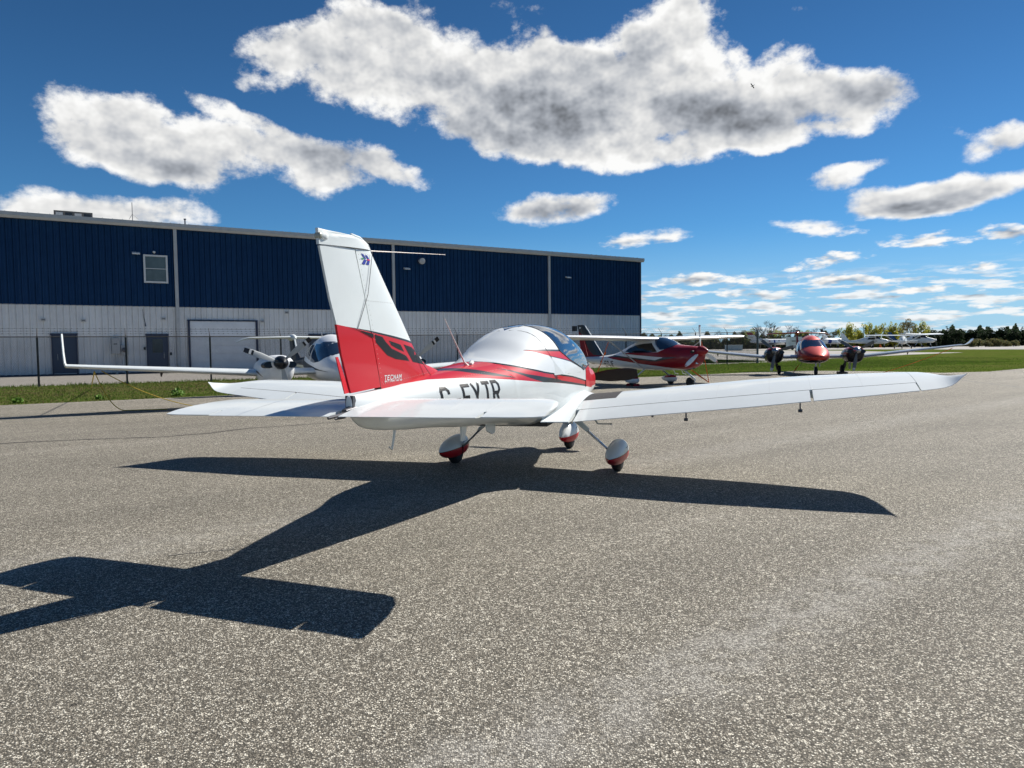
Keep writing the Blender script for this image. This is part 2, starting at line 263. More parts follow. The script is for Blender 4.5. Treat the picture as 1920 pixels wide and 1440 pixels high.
def mat_asphalt():
    m = bpy.data.materials.new('aged_asphalt'); m.use_nodes = True; T = NT(m.node_tree); b = T.n['Principled BSDF']
    p = T.node('ShaderNodeNewGeometry').outputs['Position']
    vo = T.node('ShaderNodeTexVoronoi'); T.put(vo.inputs['Vector'], T.v('MULTIPLY', p, (1, 1, 0))); vo.inputs['Scale'].default_value = 138.
    g = T.xyz(vo.outputs['Color'])[0]; dist = vo.outputs['Distance']
    vo2 = T.node('ShaderNodeTexVoronoi'); T.put(vo2.inputs['Vector'], T.v('MULTIPLY', p, (1, 1, 0))); vo2.inputs['Scale'].default_value = 66.
    g2 = T.xyz(vo2.outputs['Color'])[1]
    fine = T.noise(p, 240, 3, .6); midn = T.noise(p, 11, 5, .62)
    big = T.noise(T.v('MULTIPLY', p, (.35, .9, 1)), .55, 4, .55)
    # roller lanes running with the apron joint
    X, Y, Z = T.xyz(p); c, s = cos(.68), sin(.68)
    across = T.m('ADD', T.m('MULTIPLY', X, -s), T.m('MULTIPLY', Y, c)); along = T.m('ADD', T.m('MULTIPLY', X, c), T.m('MULTIPLY', Y, s))
    lane = T.noise(T.comb(T.m('MULTIPLY', across, 1.15), T.m('MULTIPLY', along, .09), 0), 1.3, 4, .55)
    stone = T.mix(T.ss(g, .15, .62), (.075, .068, .055), (.20, .18, .148))
    stone = T.mix(T.ss(g, .66, .84), stone, (.40, .375, .32))
    stone = T.mix(T.ss(g, .93, .97), stone, (.54, .52, .46))
    stone = T.mix(T.ss(g2, .90, .98), stone, (.52, .49, .42))
    stone = T.mix(T.m('MULTIPLY', T.ss(dist, .30, .62), .8), stone, (.040, .037, .031))
    stone = T.mix(T.m('MULTIPLY', T.ss(T.noise(p, 38, 3, .6), .60, .68), .8), stone, (.022, .020, .017))
    tone = T.m('ADD', T.m('ADD', T.m('MULTIPLY', T.m('SUBTRACT', lane, .5), .9), T.m('MULTIPLY', T.m('SUBTRACT', big, .5), .7)), T.m('MULTIPLY', T.m('SUBTRACT', midn, .5), .45))
    col = T.v('SCALE', stone, sc=T.m('MAXIMUM', T.m('MULTIPLY_ADD', tone, 1.0, 1.6800), .4))
    # worn pale tracks, two of them parallel to the apron joint, and old drips
    def track(c0, w, amp):
        dd = T.m('ABSOLUTE', T.m('SUBTRACT', T.m('ADD', across, T.m('MULTIPLY', T.m('SUBTRACT', big, .5), .35)), c0))
        return T.m('MULTIPLY', T.ss(dd, w, 0.), T.m('MULTIPLY', T.ss(T.noise(p, 5.5, 5, .7), .32, .62), amp))
    st = T.m('MAXIMUM', T.m('MAXIMUM', track(1.90, .42, .6), track(5.7, .7, .34)), T.m('MULTIPLY', T.m('MULTIPLY', T.ss(lane, .60, .72), T.ss(T.noise(p, 3.2, 4, .7), .40, .66)), .30))
    pale = T.mix(T.ss(g, .2, .8), (.20, .19, .175), (.50, .485, .45))
    col = T.mix(st, col, pale)
    drip = T.m('MULTIPLY', T.ss(T.noise(T.v('ADD', p, (3, 7, 0)), 1.15, 3, .5, .4), .70, .78), .5); col = T.mix(drip, col, T.v('SCALE', col, sc=.45))
    drip2 = T.ss(T.noise(T.v('ADD', p, (9, 1, 0)), 7., 2, .5), .775, .80); col = T.mix(T.m('MULTIPLY', drip2, .7), col, (.03, .027, .024))
    col = T.v('MULTIPLY', col, (1.0, .985, .95))
    T.put(b.inputs['Base Color'], col); b.inputs['Roughness'].default_value = .8; b.inputs['Specular IOR Level'].default_value = .25
    bn = T.node('ShaderNodeBump'); bn.inputs['Strength'].default_value = .85; bn.inputs['Distance'].default_value = .006
    T.put(bn.inputs['Height'], T.m('ADD', T.m('MULTIPLY', T.m('SUBTRACT', 1., dist), .8), T.m('ADD', T.m('MULTIPLY', g, .6), T.m('MULTIPLY', fine, .4)))); T.l.new(bn.outputs[0], b.inputs['Normal'])
    return m
def mat_grass(c1, c2, c3, name='turf'):
    m = bpy.data.materials.new(name); m.use_nodes = True; T = NT(m.node_tree); b = T.n['Principled BSDF']
    p = T.node('ShaderNodeNewGeometry').outputs['Position']
    n = T.noise(T.v('MULTIPLY', p, (1, 1, .3)), 1.1, 5, .65); n2 = T.noise(p, 14, 4, .7); n3 = T.noise(p, .22, 4, .55)
    c = T.mix(T.ss(n, .38, .62), c1, c2); c = T.mix(T.m('MULTIPLY', T.ss(T.m('ADD', T.m('MULTIPLY', n2, .6), T.m('MULTIPLY', n3, .4)), .47, .60), .8), c, c3)
    PX = T.xyz(p)[0]; dry = T.m('MULTIPLY', T.ss(T.m('ADD', PX, T.m('MULTIPLY', n3, 9.)), 14., 3.), T.ss(n2, .35, .6)); c = T.mix(T.m('MULTIPLY', dry, .75), c, (.10, .085, .04))
    T.put(b.inputs['Base Color'], c); b.inputs['Roughness'].default_value = 1.; b.inputs['Specular IOR Level'].default_value = 0.
    bn = T.node('ShaderNodeBump'); bn.inputs['Strength'].default_value = .9; bn.inputs['Distance'].default_value = .05; T.put(bn.inputs['Height'], n2); T.l.new(bn.outputs[0], b.inputs['Normal'])
    return m
MAsp = mat_asphalt()
MGr = mat_grass((.055, .085, .014), (.088, .130, .020), (.125, .115, .042))
MFarPav = mat('pale_far_pavement', (.33, .31, .28), rough=.9, var=.18, vs=.12)
MGravel = mat('gravel_lot', (.30, .275, .24), rough=.95, var=.25, vs=5, bump=.5, bs=30)
U_ = Vector((cos(.555), sin(.555), 0)); N_ = Vector((-sin(.555), cos(.555), 0))       # along / behind the hangar front
G0 = Vector((-33.048, 45.961, 0)); F0 = Vector((-21., 31.5, 0))
def fp(u, v=0., z=0., o=G0): q = o + U_ * u + N_ * v; return (q.x, q.y, q.z + z)
sheet('ground', [[(-2500, -1500), (2500, -1500), (2500, 4500), (-2500, 4500)]], MGr, -.012)
AE = [(-14.41, 19.98), (-10.68, 22.45), (-7.14, 24.75), (3.47, 31.6), (13.25, 38.1), (16.5, 38.9), (18.9, 37.2), (20.6, 34.0), (23.33, 34.8), (28.1, 38.8)]
asph = [(-160, -78)] + [(-60, -10.5)] + AE + [(60, 62), (160, 118), (160, -120), (-160, -120)]
sheet('apron', [asph], MAsp, 0.)
def off(k, e): a = Vector((*AE[0], 0)) ; return a
sheet('gravel_lot', [[fp(-60, .55, o=F0)[:2], fp(54, .55, o=F0)[:2], fp(64, 0)[:2], fp(-60, 0)[:2]]], MGravel, -.006)
sheet('far_taxiway', [[(7, 62), (16.4, 58.4), (18.2, 59.6), (21.6, 62.4), (25.2, 65.6), (38.7, 78.7), (50.7, 91.4), (67.5, 106.4), (64.8, 116.9), (76, 158.5), (73.7, 192.8), (57.9, 208.8), (20, 190)]], MFarPav, -.006)
sheet('runway', [[(40, 215), (88, 201), (97.0, 190.4), (99.7, 158.5), (101.2, 140.9), (150, 120), (400, 240), (420, 520), (177.2, 342), (60, 320)]], MFarPav, -.004)
# sealed cracks in the apron
MCr = mat('crack_sealant', (.025, .024, .024), rough=.6)
def crack(pts, w, name='sealed_crack'):
    rnd = random.Random(len(pts)); P = []
    for i in range(len(pts) - 1):
        a, b = Vector((*pts[i], 0)), Vector((*pts[i + 1], 0)); n = max(2, int((b - a).length / .25))
        for k in range(n): P.append(a.lerp(b, k / n))
    P = [p + Vector((rnd.uniform(-.02, .02), rnd.uniform(-.02, .02), 0)) for p in P]
    V = []; F = []
    for i, p in enumerate(P):
        t = (P[min(i + 1, len(P) - 1)] - P[max(0, i - 1)]).normalized(); n = Vector((-t.y, t.x, 0)) * w * rnd.uniform(.5, 1.1); V += [p - n + Vector((0, 0, .004)), p + n + Vector((0, 0, .004))]
    F = [(2 * i, 2 * i + 2, 2 * i + 3, 2 * i + 1) for i in range(len(P) - 1)]
    o = mesh(name, V, F, MCr); o['kind'] = 'structure'; return o
crack([(-8.3, 11.2), (-7.8, 11.5), (-7.1, 11.7), (-5.9, 11.95), (-5.3, 12.4), (-4.9, 13.1), (-4.1, 13.6), (-3.2, 14.3)], .022)
crack([(17.6, 28.8), (17.1, 27.2), (15.9, 22.1), (15.2, 19)], .045)
crack([(5.2, 6.4), (6.3, 6.2), (7.1, 6.6)], .006); crack([(-2.4, 4.9), (-1.6, 5.2), (-1.1, 5.1)], .005); crack([(2.2, 18.5), (9, 23.2), (14, 27)], .012)
crack([(-14, 15.4), (-9, 17.4), (-5, 19.4)], .012)
# turf blades along the verge
def grass_blades():
    rnd = random.Random(3); V = []; F = []; mi = []
    def blade(x, y, h, w, k):
        a = rnd.uniform(0, pi); dx, dy = cos(a) * w, sin(a) * w; lx, ly = rnd.uniform(-.5, .5) * h, rnd.uniform(-.5, .5) * h
        i = len(V); V.extend([(x - dx, y - dy, -.012), (x + dx, y + dy, -.012), (x + lx, y + ly, h)]); F.append((i, i + 1, i + 2)); mi.append(k)
    def apron_edge(u):  # distance of the asphalt edge before the fence line
        return 0
    def inside(x, y):
        c = False; n = len(asph)
        for i in range(n):
            (x1, y1), (x2, y2) = asph[i], asph[(i + 1) % n]
            if (y1 > y) != (y2 > y) and x < (x2 - x1) * (y - y1) / (y2 - y1) + x1: c = not c
        return c
    for _ in range(120000):
        u = rnd.uniform(-6, 62); v = rnd.uniform(-13, 1.1); q = F0 + U_ * u + N_ * v
        if inside(q.x, q.y) : continue
        cl = sin(q.x * .83 + sin(q.y * 1.7) * 2 + sin(q.x * 2.1)) * sin(q.y * 1.9 - q.x * .37 + sin(q.x * .61) * 2.5)
        h = rnd.uniform(.012, .04) * (1.5 if cl > .45 else .9)
        if v > .1 : h *= rnd.uniform(1.2, 3.4)
        near = min(1, abs(v + 5.2) / 5.); k = 2 if rnd.random() < ((.72 - .55 * near * near) if u < 27 else .10) * (1 if cl < .35 else .35) else (1 if cl > .1 or rnd.random() < near * .6 else 0)
        blade(q.x, q.y, h, rnd.uniform(.010, .024), k)
    for _ in range(26000):
        x = rnd.uniform(16, 46); y = rnd.uniform(33, 75)
        if inside(x, y): continue
        blade(x, y, rnd.uniform(.012, .035), rnd.uniform(.012, .03), 1 if rnd.random() < .5 + .4 * sin(x * .7 + sin(y)) else 0)
    g = [leafmat('blade_dark', (.05, .088, .014)), leafmat('blade_light', (.095, .155, .022)), leafmat('blade_dry', (.17, .145, .06))]
    tag(mesh('grass', V, F, g, None, False, mi), 'short spring turf of green and straw blades along the verge before the fence', 'grass', kind='stuff')
grass_blades()

# ------------------------------------------------------------------ airframe building blocks
def pchip(xs, ys, x):
    n = len(xs); h = [xs[i + 1] - xs[i] for i in range(n - 1)]; d = [(ys[i + 1] - ys[i]) / h[i] for i in range(n - 1)]; m = [0.] * n
    for i in range(1, n - 1):
        if d[i - 1] * d[i] > 0: w1 = 2 * h[i] + h[i - 1]; w2 = h[i] + 2 * h[i - 1]; m[i] = (w1 + w2) / (w1 / d[i - 1] + w2 / d[i])
    m[0] = d[0]; m[-1] = d[-1]; i = 0
    while i < n - 2 and x > xs[i + 1]: i += 1
    t = (x - xs[i]) / h[i]
    return (1 + 2 * t) * (1 - t) ** 2 * ys[i] + t * (1 - t) ** 2 * h[i] * m[i] + t * t * (3 - 2 * t) * ys[i + 1] + t * t * (t - 1) * h[i] * m[i + 1]
class Hull:
    """a body described by stations (x, half width, z bottom, z widest, z top, upper exponent, lower exponent)"""
    def __init__(s, st): s.st = st; s.x = [q[0] for q in st]; s.c = [[q[k] for q in st] for k in range(1, 7)]
    def prm(s, x): return [pchip(s.x, c, x) for c in s.c]
    def pt(s, x, t, side=-1, e=0.):
        w, zb, zm, zt, nu, nl = s.prm(x); c, q = cos(t), sin(t); n = nu if q >= 0 else nl
        y = w * abs(c) ** (2 / n); z = zm + (zt - zm) * abs(q) ** (2 / n) if q >= 0 else zm - (zm - zb) * abs(q) ** (2 / n)
        return (x, side * (y + e * abs(c)), z + e * q)
    def ang(s, x, z):
        w, zb, zm, zt, nu, nl = s.prm(x)
        if z >= zm: return math.asin(min(1., max(0., (z - zm) / (zt - zm)) ** (nu / 2)))
        return -math.asin(min(1., max(0., (zm - z) / (zm - zb)) ** (nl / 2)))
    def half(s, x, z):
        t = s.ang(x, z); return abs(s.pt(x, t)[1])
    def grid(s, xs, ta, tb, nt, name, mats, parent, caps=True, e=0., sides=(-1, 1)):
        """both sides between the angles ta(i), tb(i)"""
        V = []; F = []
        full = True
        for side in sides:
            k = len(V)
            for i, x in enumerate(xs):
                a, b = ta(i, x), tb(i, x)
                V += [s.pt(x, a + (b - a) * j / nt, side, e) for j in range(nt + 1)]
            for i in range(len(xs) - 1):
                for j in range(nt):
                    f = (k + i * (nt + 1) + j, k + (i + 1) * (nt + 1) + j, k + (i + 1) * (nt + 1) + j + 1, k + i * (nt + 1) + j + 1)
                    F.append(f if side < 0 else tuple(reversed(f)))
        if caps:
            n = nt + 1; h = len(xs) * n
            for i, rev in ((0, 0), (len(xs) - 1, 1)):
                ring = [i * n + j for j in range(n)] + [h + i * n + j for j in reversed(range(n))]; F.append(tuple(ring) if rev else tuple(reversed(ring)))
        b = bmesh.new(); vs = [b.verts.new(v) for v in V]
        for f in F:
            try: b.faces.new([vs[q] for q in f])
            except ValueError: pass
        bmesh.ops.remove_doubles(b, verts=b.verts, dist=.0004); bmesh.ops.dissolve_degenerate(b, dist=.0003, edges=b.edges)
        me = bpy.data.meshes.new(name); b.to_mesh(me); b.free()
        for m_ in (mats if isinstance(mats, (list, tuple)) else [mats]): me.materials.append(m_)
        me.polygons.foreach_set('use_smooth', [True] * len(me.polygons)); me.set_sharp_from_angle(angle=radians(50))
        return link(name, me, parent)
    def whole(s, name, mats, parent, nx=36, nt=20, e=0.):
        x0, x1 = s.x[0], s.x[-1]; xs = sorted(set(s.x + [x0 + (x1 - x0) * (1 - cos(pi * i / nx)) / 2 for i in range(nx + 1)]))
        return s.grid(xs, lambda i, x: -pi / 2, lambda i, x: pi / 2, nt, name, mats, parent, True, e)
def lin(a, b, n): return [a + (b - a) * i / n for i in range(n + 1)]
def naca(c, t): return 5 * t * (.2969 * sqrt(max(c, 0)) - .126 * c - .3516 * c * c + .2843 * c ** 3 - .1036 * c ** 4)
def foil(name, secs, mats, parent, ca=0., cb=1., t=.12, camber=.02, up=(0, 0, 1), n=12, te=.0):
    """loft between sections (leading edge, trailing edge[, ca, cb, thickness]) using the chord range ca..cb"""
    up = Vector(up); V = []; F = []; m = None
    for q in secs:
        LE, TE = Vector(q[0]), Vector(q[1]); a = q[2] if len(q) > 2 and q[2] is not None else ca; b = q[3] if len(q) > 3 and q[3] is not None else cb; tt = q[4] if len(q) > 4 else t
        d = TE - LE; L = d.length; nn = (up - d.normalized() * up.dot(d.normalized())).normalized()
        cs = [a + (b - a) * (1 - cos(pi * i / (2 * n) * (2 if a > .01 else 1))) / (2 if a > .01 else 1) for i in range(n + 1)]
        cam = lambda c: camber * 4 * c * (1 - c)
        ring = [LE + d * c + nn * L * (cam(c) + naca(c, tt) + te / 2 / max(L, .01) * c) for c in reversed(cs)] + [LE + d * c + nn * L * (cam(c) - naca(c, tt) * (.85 if camber else 1.) - te / 2 / max(L, .01) * c) for c in (cs if a > .01 else cs[1:])]
        m = len(ring); V += ring
    F = [(i * m + j, i * m + (j + 1) % m, (i + 1) * m + (j + 1) % m, (i + 1) * m + j) for i in range(len(secs) - 1) for j in range(m)]
    F += [tuple(reversed(range(m))), tuple(range((len(secs) - 1) * m, len(secs) * m))]
    o = mesh(name, V, F, mats, parent, True, angle=35)
    b = bmesh.new(); b.from_mesh(o.data); bmesh.ops.remove_doubles(b, verts=b.verts, dist=.0003); bmesh.ops.recalc_face_normals(b, faces=b.faces); b.to_mesh(o.data); b.free()
    return o
def ipol(tab, y):
    for a, b in zip(tab, tab[1:]):
        if a[0] <= y <= b[0] or b is tab[-1]:
            k = (y - a[0]) / (b[0] - a[0]); return [p + (q - p) * k for p, q in zip(a, b)]
def decal(name, polys, surf, mats, parent, sides=(-1,), eps=.0015, cell=.04, mirror_text=False):
    """flat print: polygons in the (x, z) side view laid on the skin; surf(x, z) gives the half width there"""
    bm = bmesh.new()
    for p in polys:
        vs = [bm.verts.new((x, 0, z)) for x, z in p]
        if len(vs) > 2: bm.faces.new(vs)
    bmesh.ops.triangulate(bm, faces=bm.faces)
    xs = [v.co.x for v in bm.verts]; zs = [v.co.z for v in bm.verts]
    for ax, lo, hi in ((0, min(xs), max(xs)), (2, min(zs), max(zs))):
        n = Vector((1, 0, 0)) if ax == 0 else Vector((0, 0, 1)); k = math.floor(lo / cell) * cell
        while k < hi:
            k += cell
            bmesh.ops.bisect_plane(bm, geom=bm.verts[:] + bm.edges[:] + bm.faces[:], plane_co=n * k, plane_no=n)
    V = []; F = []
    base = [(v.co.x, v.co.z) for v in bm.verts]; bm.verts.index_update(); fs = [[v.index for v in f.verts] for f in bm.faces]; bm.free()
    for sd in sides:
        k = len(V); V += [(x, sd * (surf(x, z) + eps), z) for x, z in base]
        for f in fs:
            a, b_, c = (Vector((*V[k + f[i]],)) for i in (0, 1, 2)); nrm = (b_ - a).cross(c - a)
            F.append(tuple(k + i for i in (f if nrm.y * sd > 0 else reversed(f))))
    return mesh(name, V, F, mats, parent)
# block letters on a 0..1 x 0..1.6 cell, strokes as quads
def stroke(a, b, w):
    dx, dy = b[0] - a[0], b[1] - a[1]; L = hypot(dx, dy); nx, ny = -dy / L * w / 2, dx / L * w / 2; ex, ey = dx / L * w * .3, dy / L * w * .3
    return [(a[0] - ex + nx, a[1] - ey + ny), (a[0] - ex - nx, a[1] - ey - ny), (b[0] + ex - nx, b[1] + ey - ny), (b[0] + ex + nx, b[1] + ey + ny)]
GLY = {'C': [[(1, 1.3), (1, 1.42), (.8, 1.6), (.2, 1.6), (0, 1.4), (0, .2), (.2, 0), (.8, 0), (1, .2), (1, .35)]], '-': [[(.1, .8), (.8, .8)]],
       'F': [[(0, 0), (0, 1.6), (1, 1.6)], [(0, .85), (.75, .85)]], 'Y': [[(0, 1.6), (.5, .8), (.5, 0)], [(1, 1.6), (.5, .8)]], 'T': [[(0, 1.6), (1, 1.6)], [(.5, 1.6), (.5, 0)]],
       'R': [[(0, 0), (0, 1.6), (.75, 1.6), (1, 1.4), (1, 1.05), (.75, .85), (0, .85)], [(.5, .85), (1, 0)]],
       'O': [[(.2, 1.6), (.8, 1.6), (1, 1.4), (1, .2), (.8, 0), (.2, 0), (0, .2), (0, 1.4), (.2, 1.6)]], 'D': [[(0, 1.6), (.75, 1.6), (1, 1.35), (1, .25), (.75, 0), (0, 0), (0, 1.6)]],
       'J': [[(1, 1.6), (1, .2), (.8, 0), (.2, 0), (0, .2), (0, .4)]], 'E': [[(1, 1.6), (0, 1.6), (0, 0), (1, 0)], [(0, .85), (.75, .85)]],
       'N': [[(0, 0), (0, 1.6), (1, 0), (1, 1.6)]], 'A': [[(0, 0), (.5, 1.6), (1, 0)], [(.22, .55), (.78, .55)]], 'M': [[(0, 0), (0, 1.6), (.5, .6), (1, 1.6), (1, 0)]],
       'Q': [[(.2, 1.6), (.8, 1.6), (1, 1.4), (1, .2), (.8, 0), (.2, 0), (0, .2), (0, 1.4), (.2, 1.6)], [(.6, .4), (1, 0)]], 'U': [[(0, 1.6), (0, .2), (.2, 0), (.8, 0), (1, .2), (1, 1.6)]],
       'L': [[(0, 1.6), (0, 0), (1, 0)]], 'I': [[(.5, 0), (.5, 1.6)]], 'S': [[(1, 1.4), (.8, 1.6), (.2, 1.6), (0, 1.4), (0, 1.0), (.2, .85), (.8, .8), (1, .6), (1, .2), (.8, 0), (.2, 0), (0, .2)]],
       '1': [[(.3, 1.3), (.5, 1.6), (.5, 0)]], '9': [[(0, .1), (.8, .1), (1, .4), (1, 1.4), (.8, 1.6), (.2, 1.6), (0, 1.4), (0, 1.), (.2, .8), (1, .8)]], '4': [[(.8, 0), (.8, 1.6), (0, .5), (1, .5)]],
       '8': [[(.2, 1.6), (.8, 1.6), (1, 1.4), (1, 1.), (0, .6), (0, .2), (.2, 0), (.8, 0), (1, .2), (1, .6), (0, 1.), (0, 1.4), (.2, 1.6)]], ' ': []}
def letter(ch, x, z, w, h, sw, sl=0., sx=0., flip=False):
    """polygons of one letter; sl = line slope, sx = slant"""
    out = []
    for line in GLY[ch]:
        P = [((1 - a if flip else a) * w, b / 1.6 * h) for a, b in line]
        for a, b in zip(P, P[1:]): out.append([(x + q[0] + q[1] * sx, z + q[1] + (q[0]) * sl) for q in stroke(a, b, sw)])
    return out
def wheel(o, x, y, z0, r, w, parent, name='wheel'):
    t = MB().lathe([(-w / 2, r * .62), (-w / 2 + .006, r * .86), (-w * .28, r * .985), (0, r), (w * .28, r * .985), (w / 2 - .006, r * .86), (w / 2, r * .62)], (x, y, z0 + r), (0, 1, 0), 28).build(name, MRub, parent, True)
    MB().lathe([(-w * .42, r * .5), (-w * .30, r * .62), (w * .30, r * .62), (w * .42, r * .5)], (x, y, z0 + r), (0, 1, 0), 20).build('rim', MMet, t, True)
    return t
def blade(name, hub, axis, ang, L, wmax, mats, parent, tipcol=None, root=.12, twist=.45, blunt=.9):
    """propeller blade: a twisted foil along the radius"""
    a = Vector(axis).normalized(); u = Vector((0, 0, 1)); u = (u - a * u.dot(a)).normalized(); w_ = a.cross(u); r = u * cos(ang) + w_ * sin(ang); s_ = a.cross(r)
    secs = []
    for k in range(15):
        f = k / 14; rad = root + (L - root) * f; cw = wmax * (.42 + .58 * min(1, f * 2.2)) * (1 if f < .72 else 1 - (1 - blunt * .35) * ((f - .72) / .28) ** 2.2)
        tw = twist * (1 - f * .65); c = s_ * cos(tw) + a * sin(tw); p = Vector(hub) + r * rad
        secs.append((p - c * cw * .45, p + c * cw * .55))
    return foil(name, secs, mats, parent, t=.13, up=a, n=6)

# ------------------------------------------------------------------ the low-wing trainer in front
FL_ = (Vector((.33652931, .93965037, .06168631)), Vector((-.9410898, .33790362, -.01308168)), Vector((-.03313623, -.05364998, .99800985)))
HX, HY = 0.2481, 8.4717
M_hero = Matrix(((FL_[0].x, FL_[1].x, FL_[2].x, HX), (FL_[0].y, FL_[1].y, FL_[2].y, HY), (FL_[0].z, FL_[1].z, FL_[2].z, 0), (0, 0, 0, 1)))
def hero():
    R = empty('light_aircraft', M=M_hero); MSeam = mat('seam_grey', (.38, .39, .40), rough=.6)
    tag(R, 'white low-wing two-seat aeroplane with red and black stripes parked in the foreground seen from behind', 'aeroplane')
    H = Hull([(-3.87, 0.022, 1.22, 1.28, 1.352, 2.0, 2.0), (-3.75, 0.055, 1.125, 1.26, 1.354, 2.0, 2.2), (-3.35, 0.13, 1.03, 1.23, 1.355, 2.0, 2.4), (-2.75, 0.245, 0.945, 1.2, 1.385, 2.1, 2.6), (-2.1, 0.365, 0.845, 1.16, 1.402, 2.2, 2.8), (-1.8, 0.415, 0.815, 1.14, 1.404, 2.3, 2.9), (-1.6, 0.445, 0.785, 1.13, 1.412, 2.3, 3.0), (-1.3, 0.485, 0.735, 1.12, 1.475, 2.15, 3.2), (-1.0, 0.52, 0.67, 1.12, 1.6, 2.05, 3.3), (-0.6, 0.55, 0.605, 1.12, 1.69, 2.1, 3.4), (-0.2, 0.558, 0.57, 1.12, 1.703, 2.2, 3.6), (0.2, 0.556, 0.555, 1.12, 1.68, 2.2, 3.6), (0.6, 0.545, 0.55, 1.08, 1.585, 2.2, 3.6), (0.9, 0.51, 0.585, 1.0, 1.4, 2.2, 3.4), (1.1, 0.47, 0.57, 0.93, 1.24, 2.3, 3.2), (1.25, 0.44, 0.585, 0.88, 1.15, 2.5, 3.0), (1.6, 0.37, 0.59, 0.85, 1.09, 2.6, 2.8), (2.1, 0.3, 0.62, 0.83, 1.04, 2.5, 2.6), (2.3, 0.2, 0.68, 0.83, 0.97, 2.3, 2.4)])
    WLOW = [(-3.47, 1.366), (-3.43, 1.354), (-3.14, 1.357), (-2.9, 1.3585), (-2.48, 1.327), (-2.16, 1.288), (-1.79, 1.237), (-1.2, 1.149), (-.73, 1.086), (.24, .949), (.8, .863), (1.3, .80), (2.4, .74)]
    SILL = [(-1.72, 1.42), (-1.66, 1.379), (-1.393, 1.312), (-1.037, 1.235), (-.715, 1.182), (-.144, 1.099), (.53, .978)]
    low = lambda c, d: [(x, z - d) for x, z in c]
    red, blk = (.50, .006, .018), (.012, .014, .02)
    MF = bands('fuselage_paint', (.68, .72, .72), [
        (red, WLOW, 3., -3.55, None),
        (blk, low(SILL, .016), 3., -1.75, .50),
        (blk, [(-2.49, 1.392), (-2.398, 1.378), (-2.25, 1.342), (-2.02, 1.296), (-1.65, 1.238)], [(-2.6, 1.42), (-2.28, 1.393), (-2.159, 1.369), (-1.99, 1.323), (-1.65, 1.24)], -2.9, -1.66),
        (blk, [(-1.83, 1.345), (-1.69, 1.307), (-1.54, 1.257), (-1.398, 1.211), (-1.103, 1.134), (-.654, 1.078), (.577, .897)], [(-1.83, 1.347), (-1.674, 1.318), (-1.422, 1.251), (-1.046, 1.182), (-.65, 1.116), (-.569, 1.094), (.573, .917)], -1.82, .56)])
    MC = bands('canopy_shell_paint', (.68, .71, .72), [
        (red, [(-1.13, 1.464), (-.773, 1.378), (-.197, 1.281), (.24, 1.172)], [(-1.13, 1.466), (-.795, 1.43), (-.42, 1.399), (.1, 1.33)], -1.125, None),
        (blk, [(-1.13, 1.465), (-.795, 1.43), (-.42, 1.398), (.2, 1.32)], [(-1.13, 1.467), (-1.086, 1.467), (-.769, 1.447), (-.42, 1.42), (.2, 1.4)], -1.12, -.42),
        (blk, [(-.80, 1.378), (-.747, 1.366), (-.197, 1.268), (.24, 1.158)], [(-.778, 1.379), (-.197, 1.281), (.24, 1.172)], -.79, None)])
    XA, XB = -1.71, .5
    sill = lambda x: np.interp(x, [p[0] for p in SILL], [p[1] for p in SILL])
    GLB = [(-.43, 1.405), (-.35, 1.362), (-.19, 1.291), (.24, 1.171), (.395, 1.12), (.55, 1.135), (.75, 1.16), (.92, 1.19), (1.05, 1.22), (1.16, 1.26)]
    glb = lambda x: np.interp(x, [p[0] for p in GLB], [p[1] for p in GLB])
    q = pi / 2
    def te(x):
        if XA < x < XB: return min(q, H.ang(x, float(sill(x))))
        if XB <= x < 1.16: return min(q, H.ang(x, float(glb(x))))
        return q
    xs1 = lin(-3.87, XA, 34)[:-1] + lin(XA, XB, 46); te1 = [te(x - 1e-6) for x in xs1]
    xs2 = [XB] + lin(XB, 1.16, 14)[1:] + lin(1.16, 2.3, 18)[1:]
    fus = H.grid(xs1 + xs2, lambda i, x: -q, lambda i, x: (te1[i] if i < len(te1) else te(x)), 34, 'fuselage', MF, R)
    # canopy shell: painted rear shell, then the glass bubble ahead of the arch
    xs = lin(XA, -.80, 20) ; xr = lin(-.80, -.43, 9)
    strip = radians(81)
    H.grid(xs + xr[1:], lambda i, x: te(x + 1e-6), lambda i, x: (q if x < -.801 else strip + (q - strip) * max(0, 1 - (x + .80) / .2)), 16, 'canopy_shell', MC, R, caps=False, e=.004)
    xf = lin(-.43, XB, 20)
    for sd in (-1, 1): H.grid(xf, lambda i, x: te(x - 1e-6), lambda i, x: H.ang(x, float(glb(x))), 8, 'canopy_side_panel', MC, R, caps=False, e=.004, sides=(sd,))
    xg = lin(-.43, 1.16, 34)
    H.grid(xg, lambda i, x: min(q, H.ang(x, float(glb(x)))), lambda i, x: q, 18, 'windscreen', MGlass, R, caps=False, e=.003)
    H.grid(xr, lambda i, x: strip + (q - strip) * max(0, 1 - (x + .80) / .2), lambda i, x: q, 6, 'roof_window', MGlass, R, caps=False, e=.003)
    # frames and seams
    b = MB()
    for sd in (-1, 1):
        b.tube([H.pt(-.43, t, sd, .004) for t in lin(H.ang(-.43, 1.405), strip, 14)], .007, 6)
        b.tube([H.pt(x, H.ang(x, float(glb(x))), sd, .004) for x in lin(-.43, 1.1, 26)], .007, 6)
        b.tube([H.pt(x, strip, sd, .004) for x in lin(-.60, -.43, 5)], .005, 6)
    b.build('canopy_seal', MK, R, True)
    b = MB()
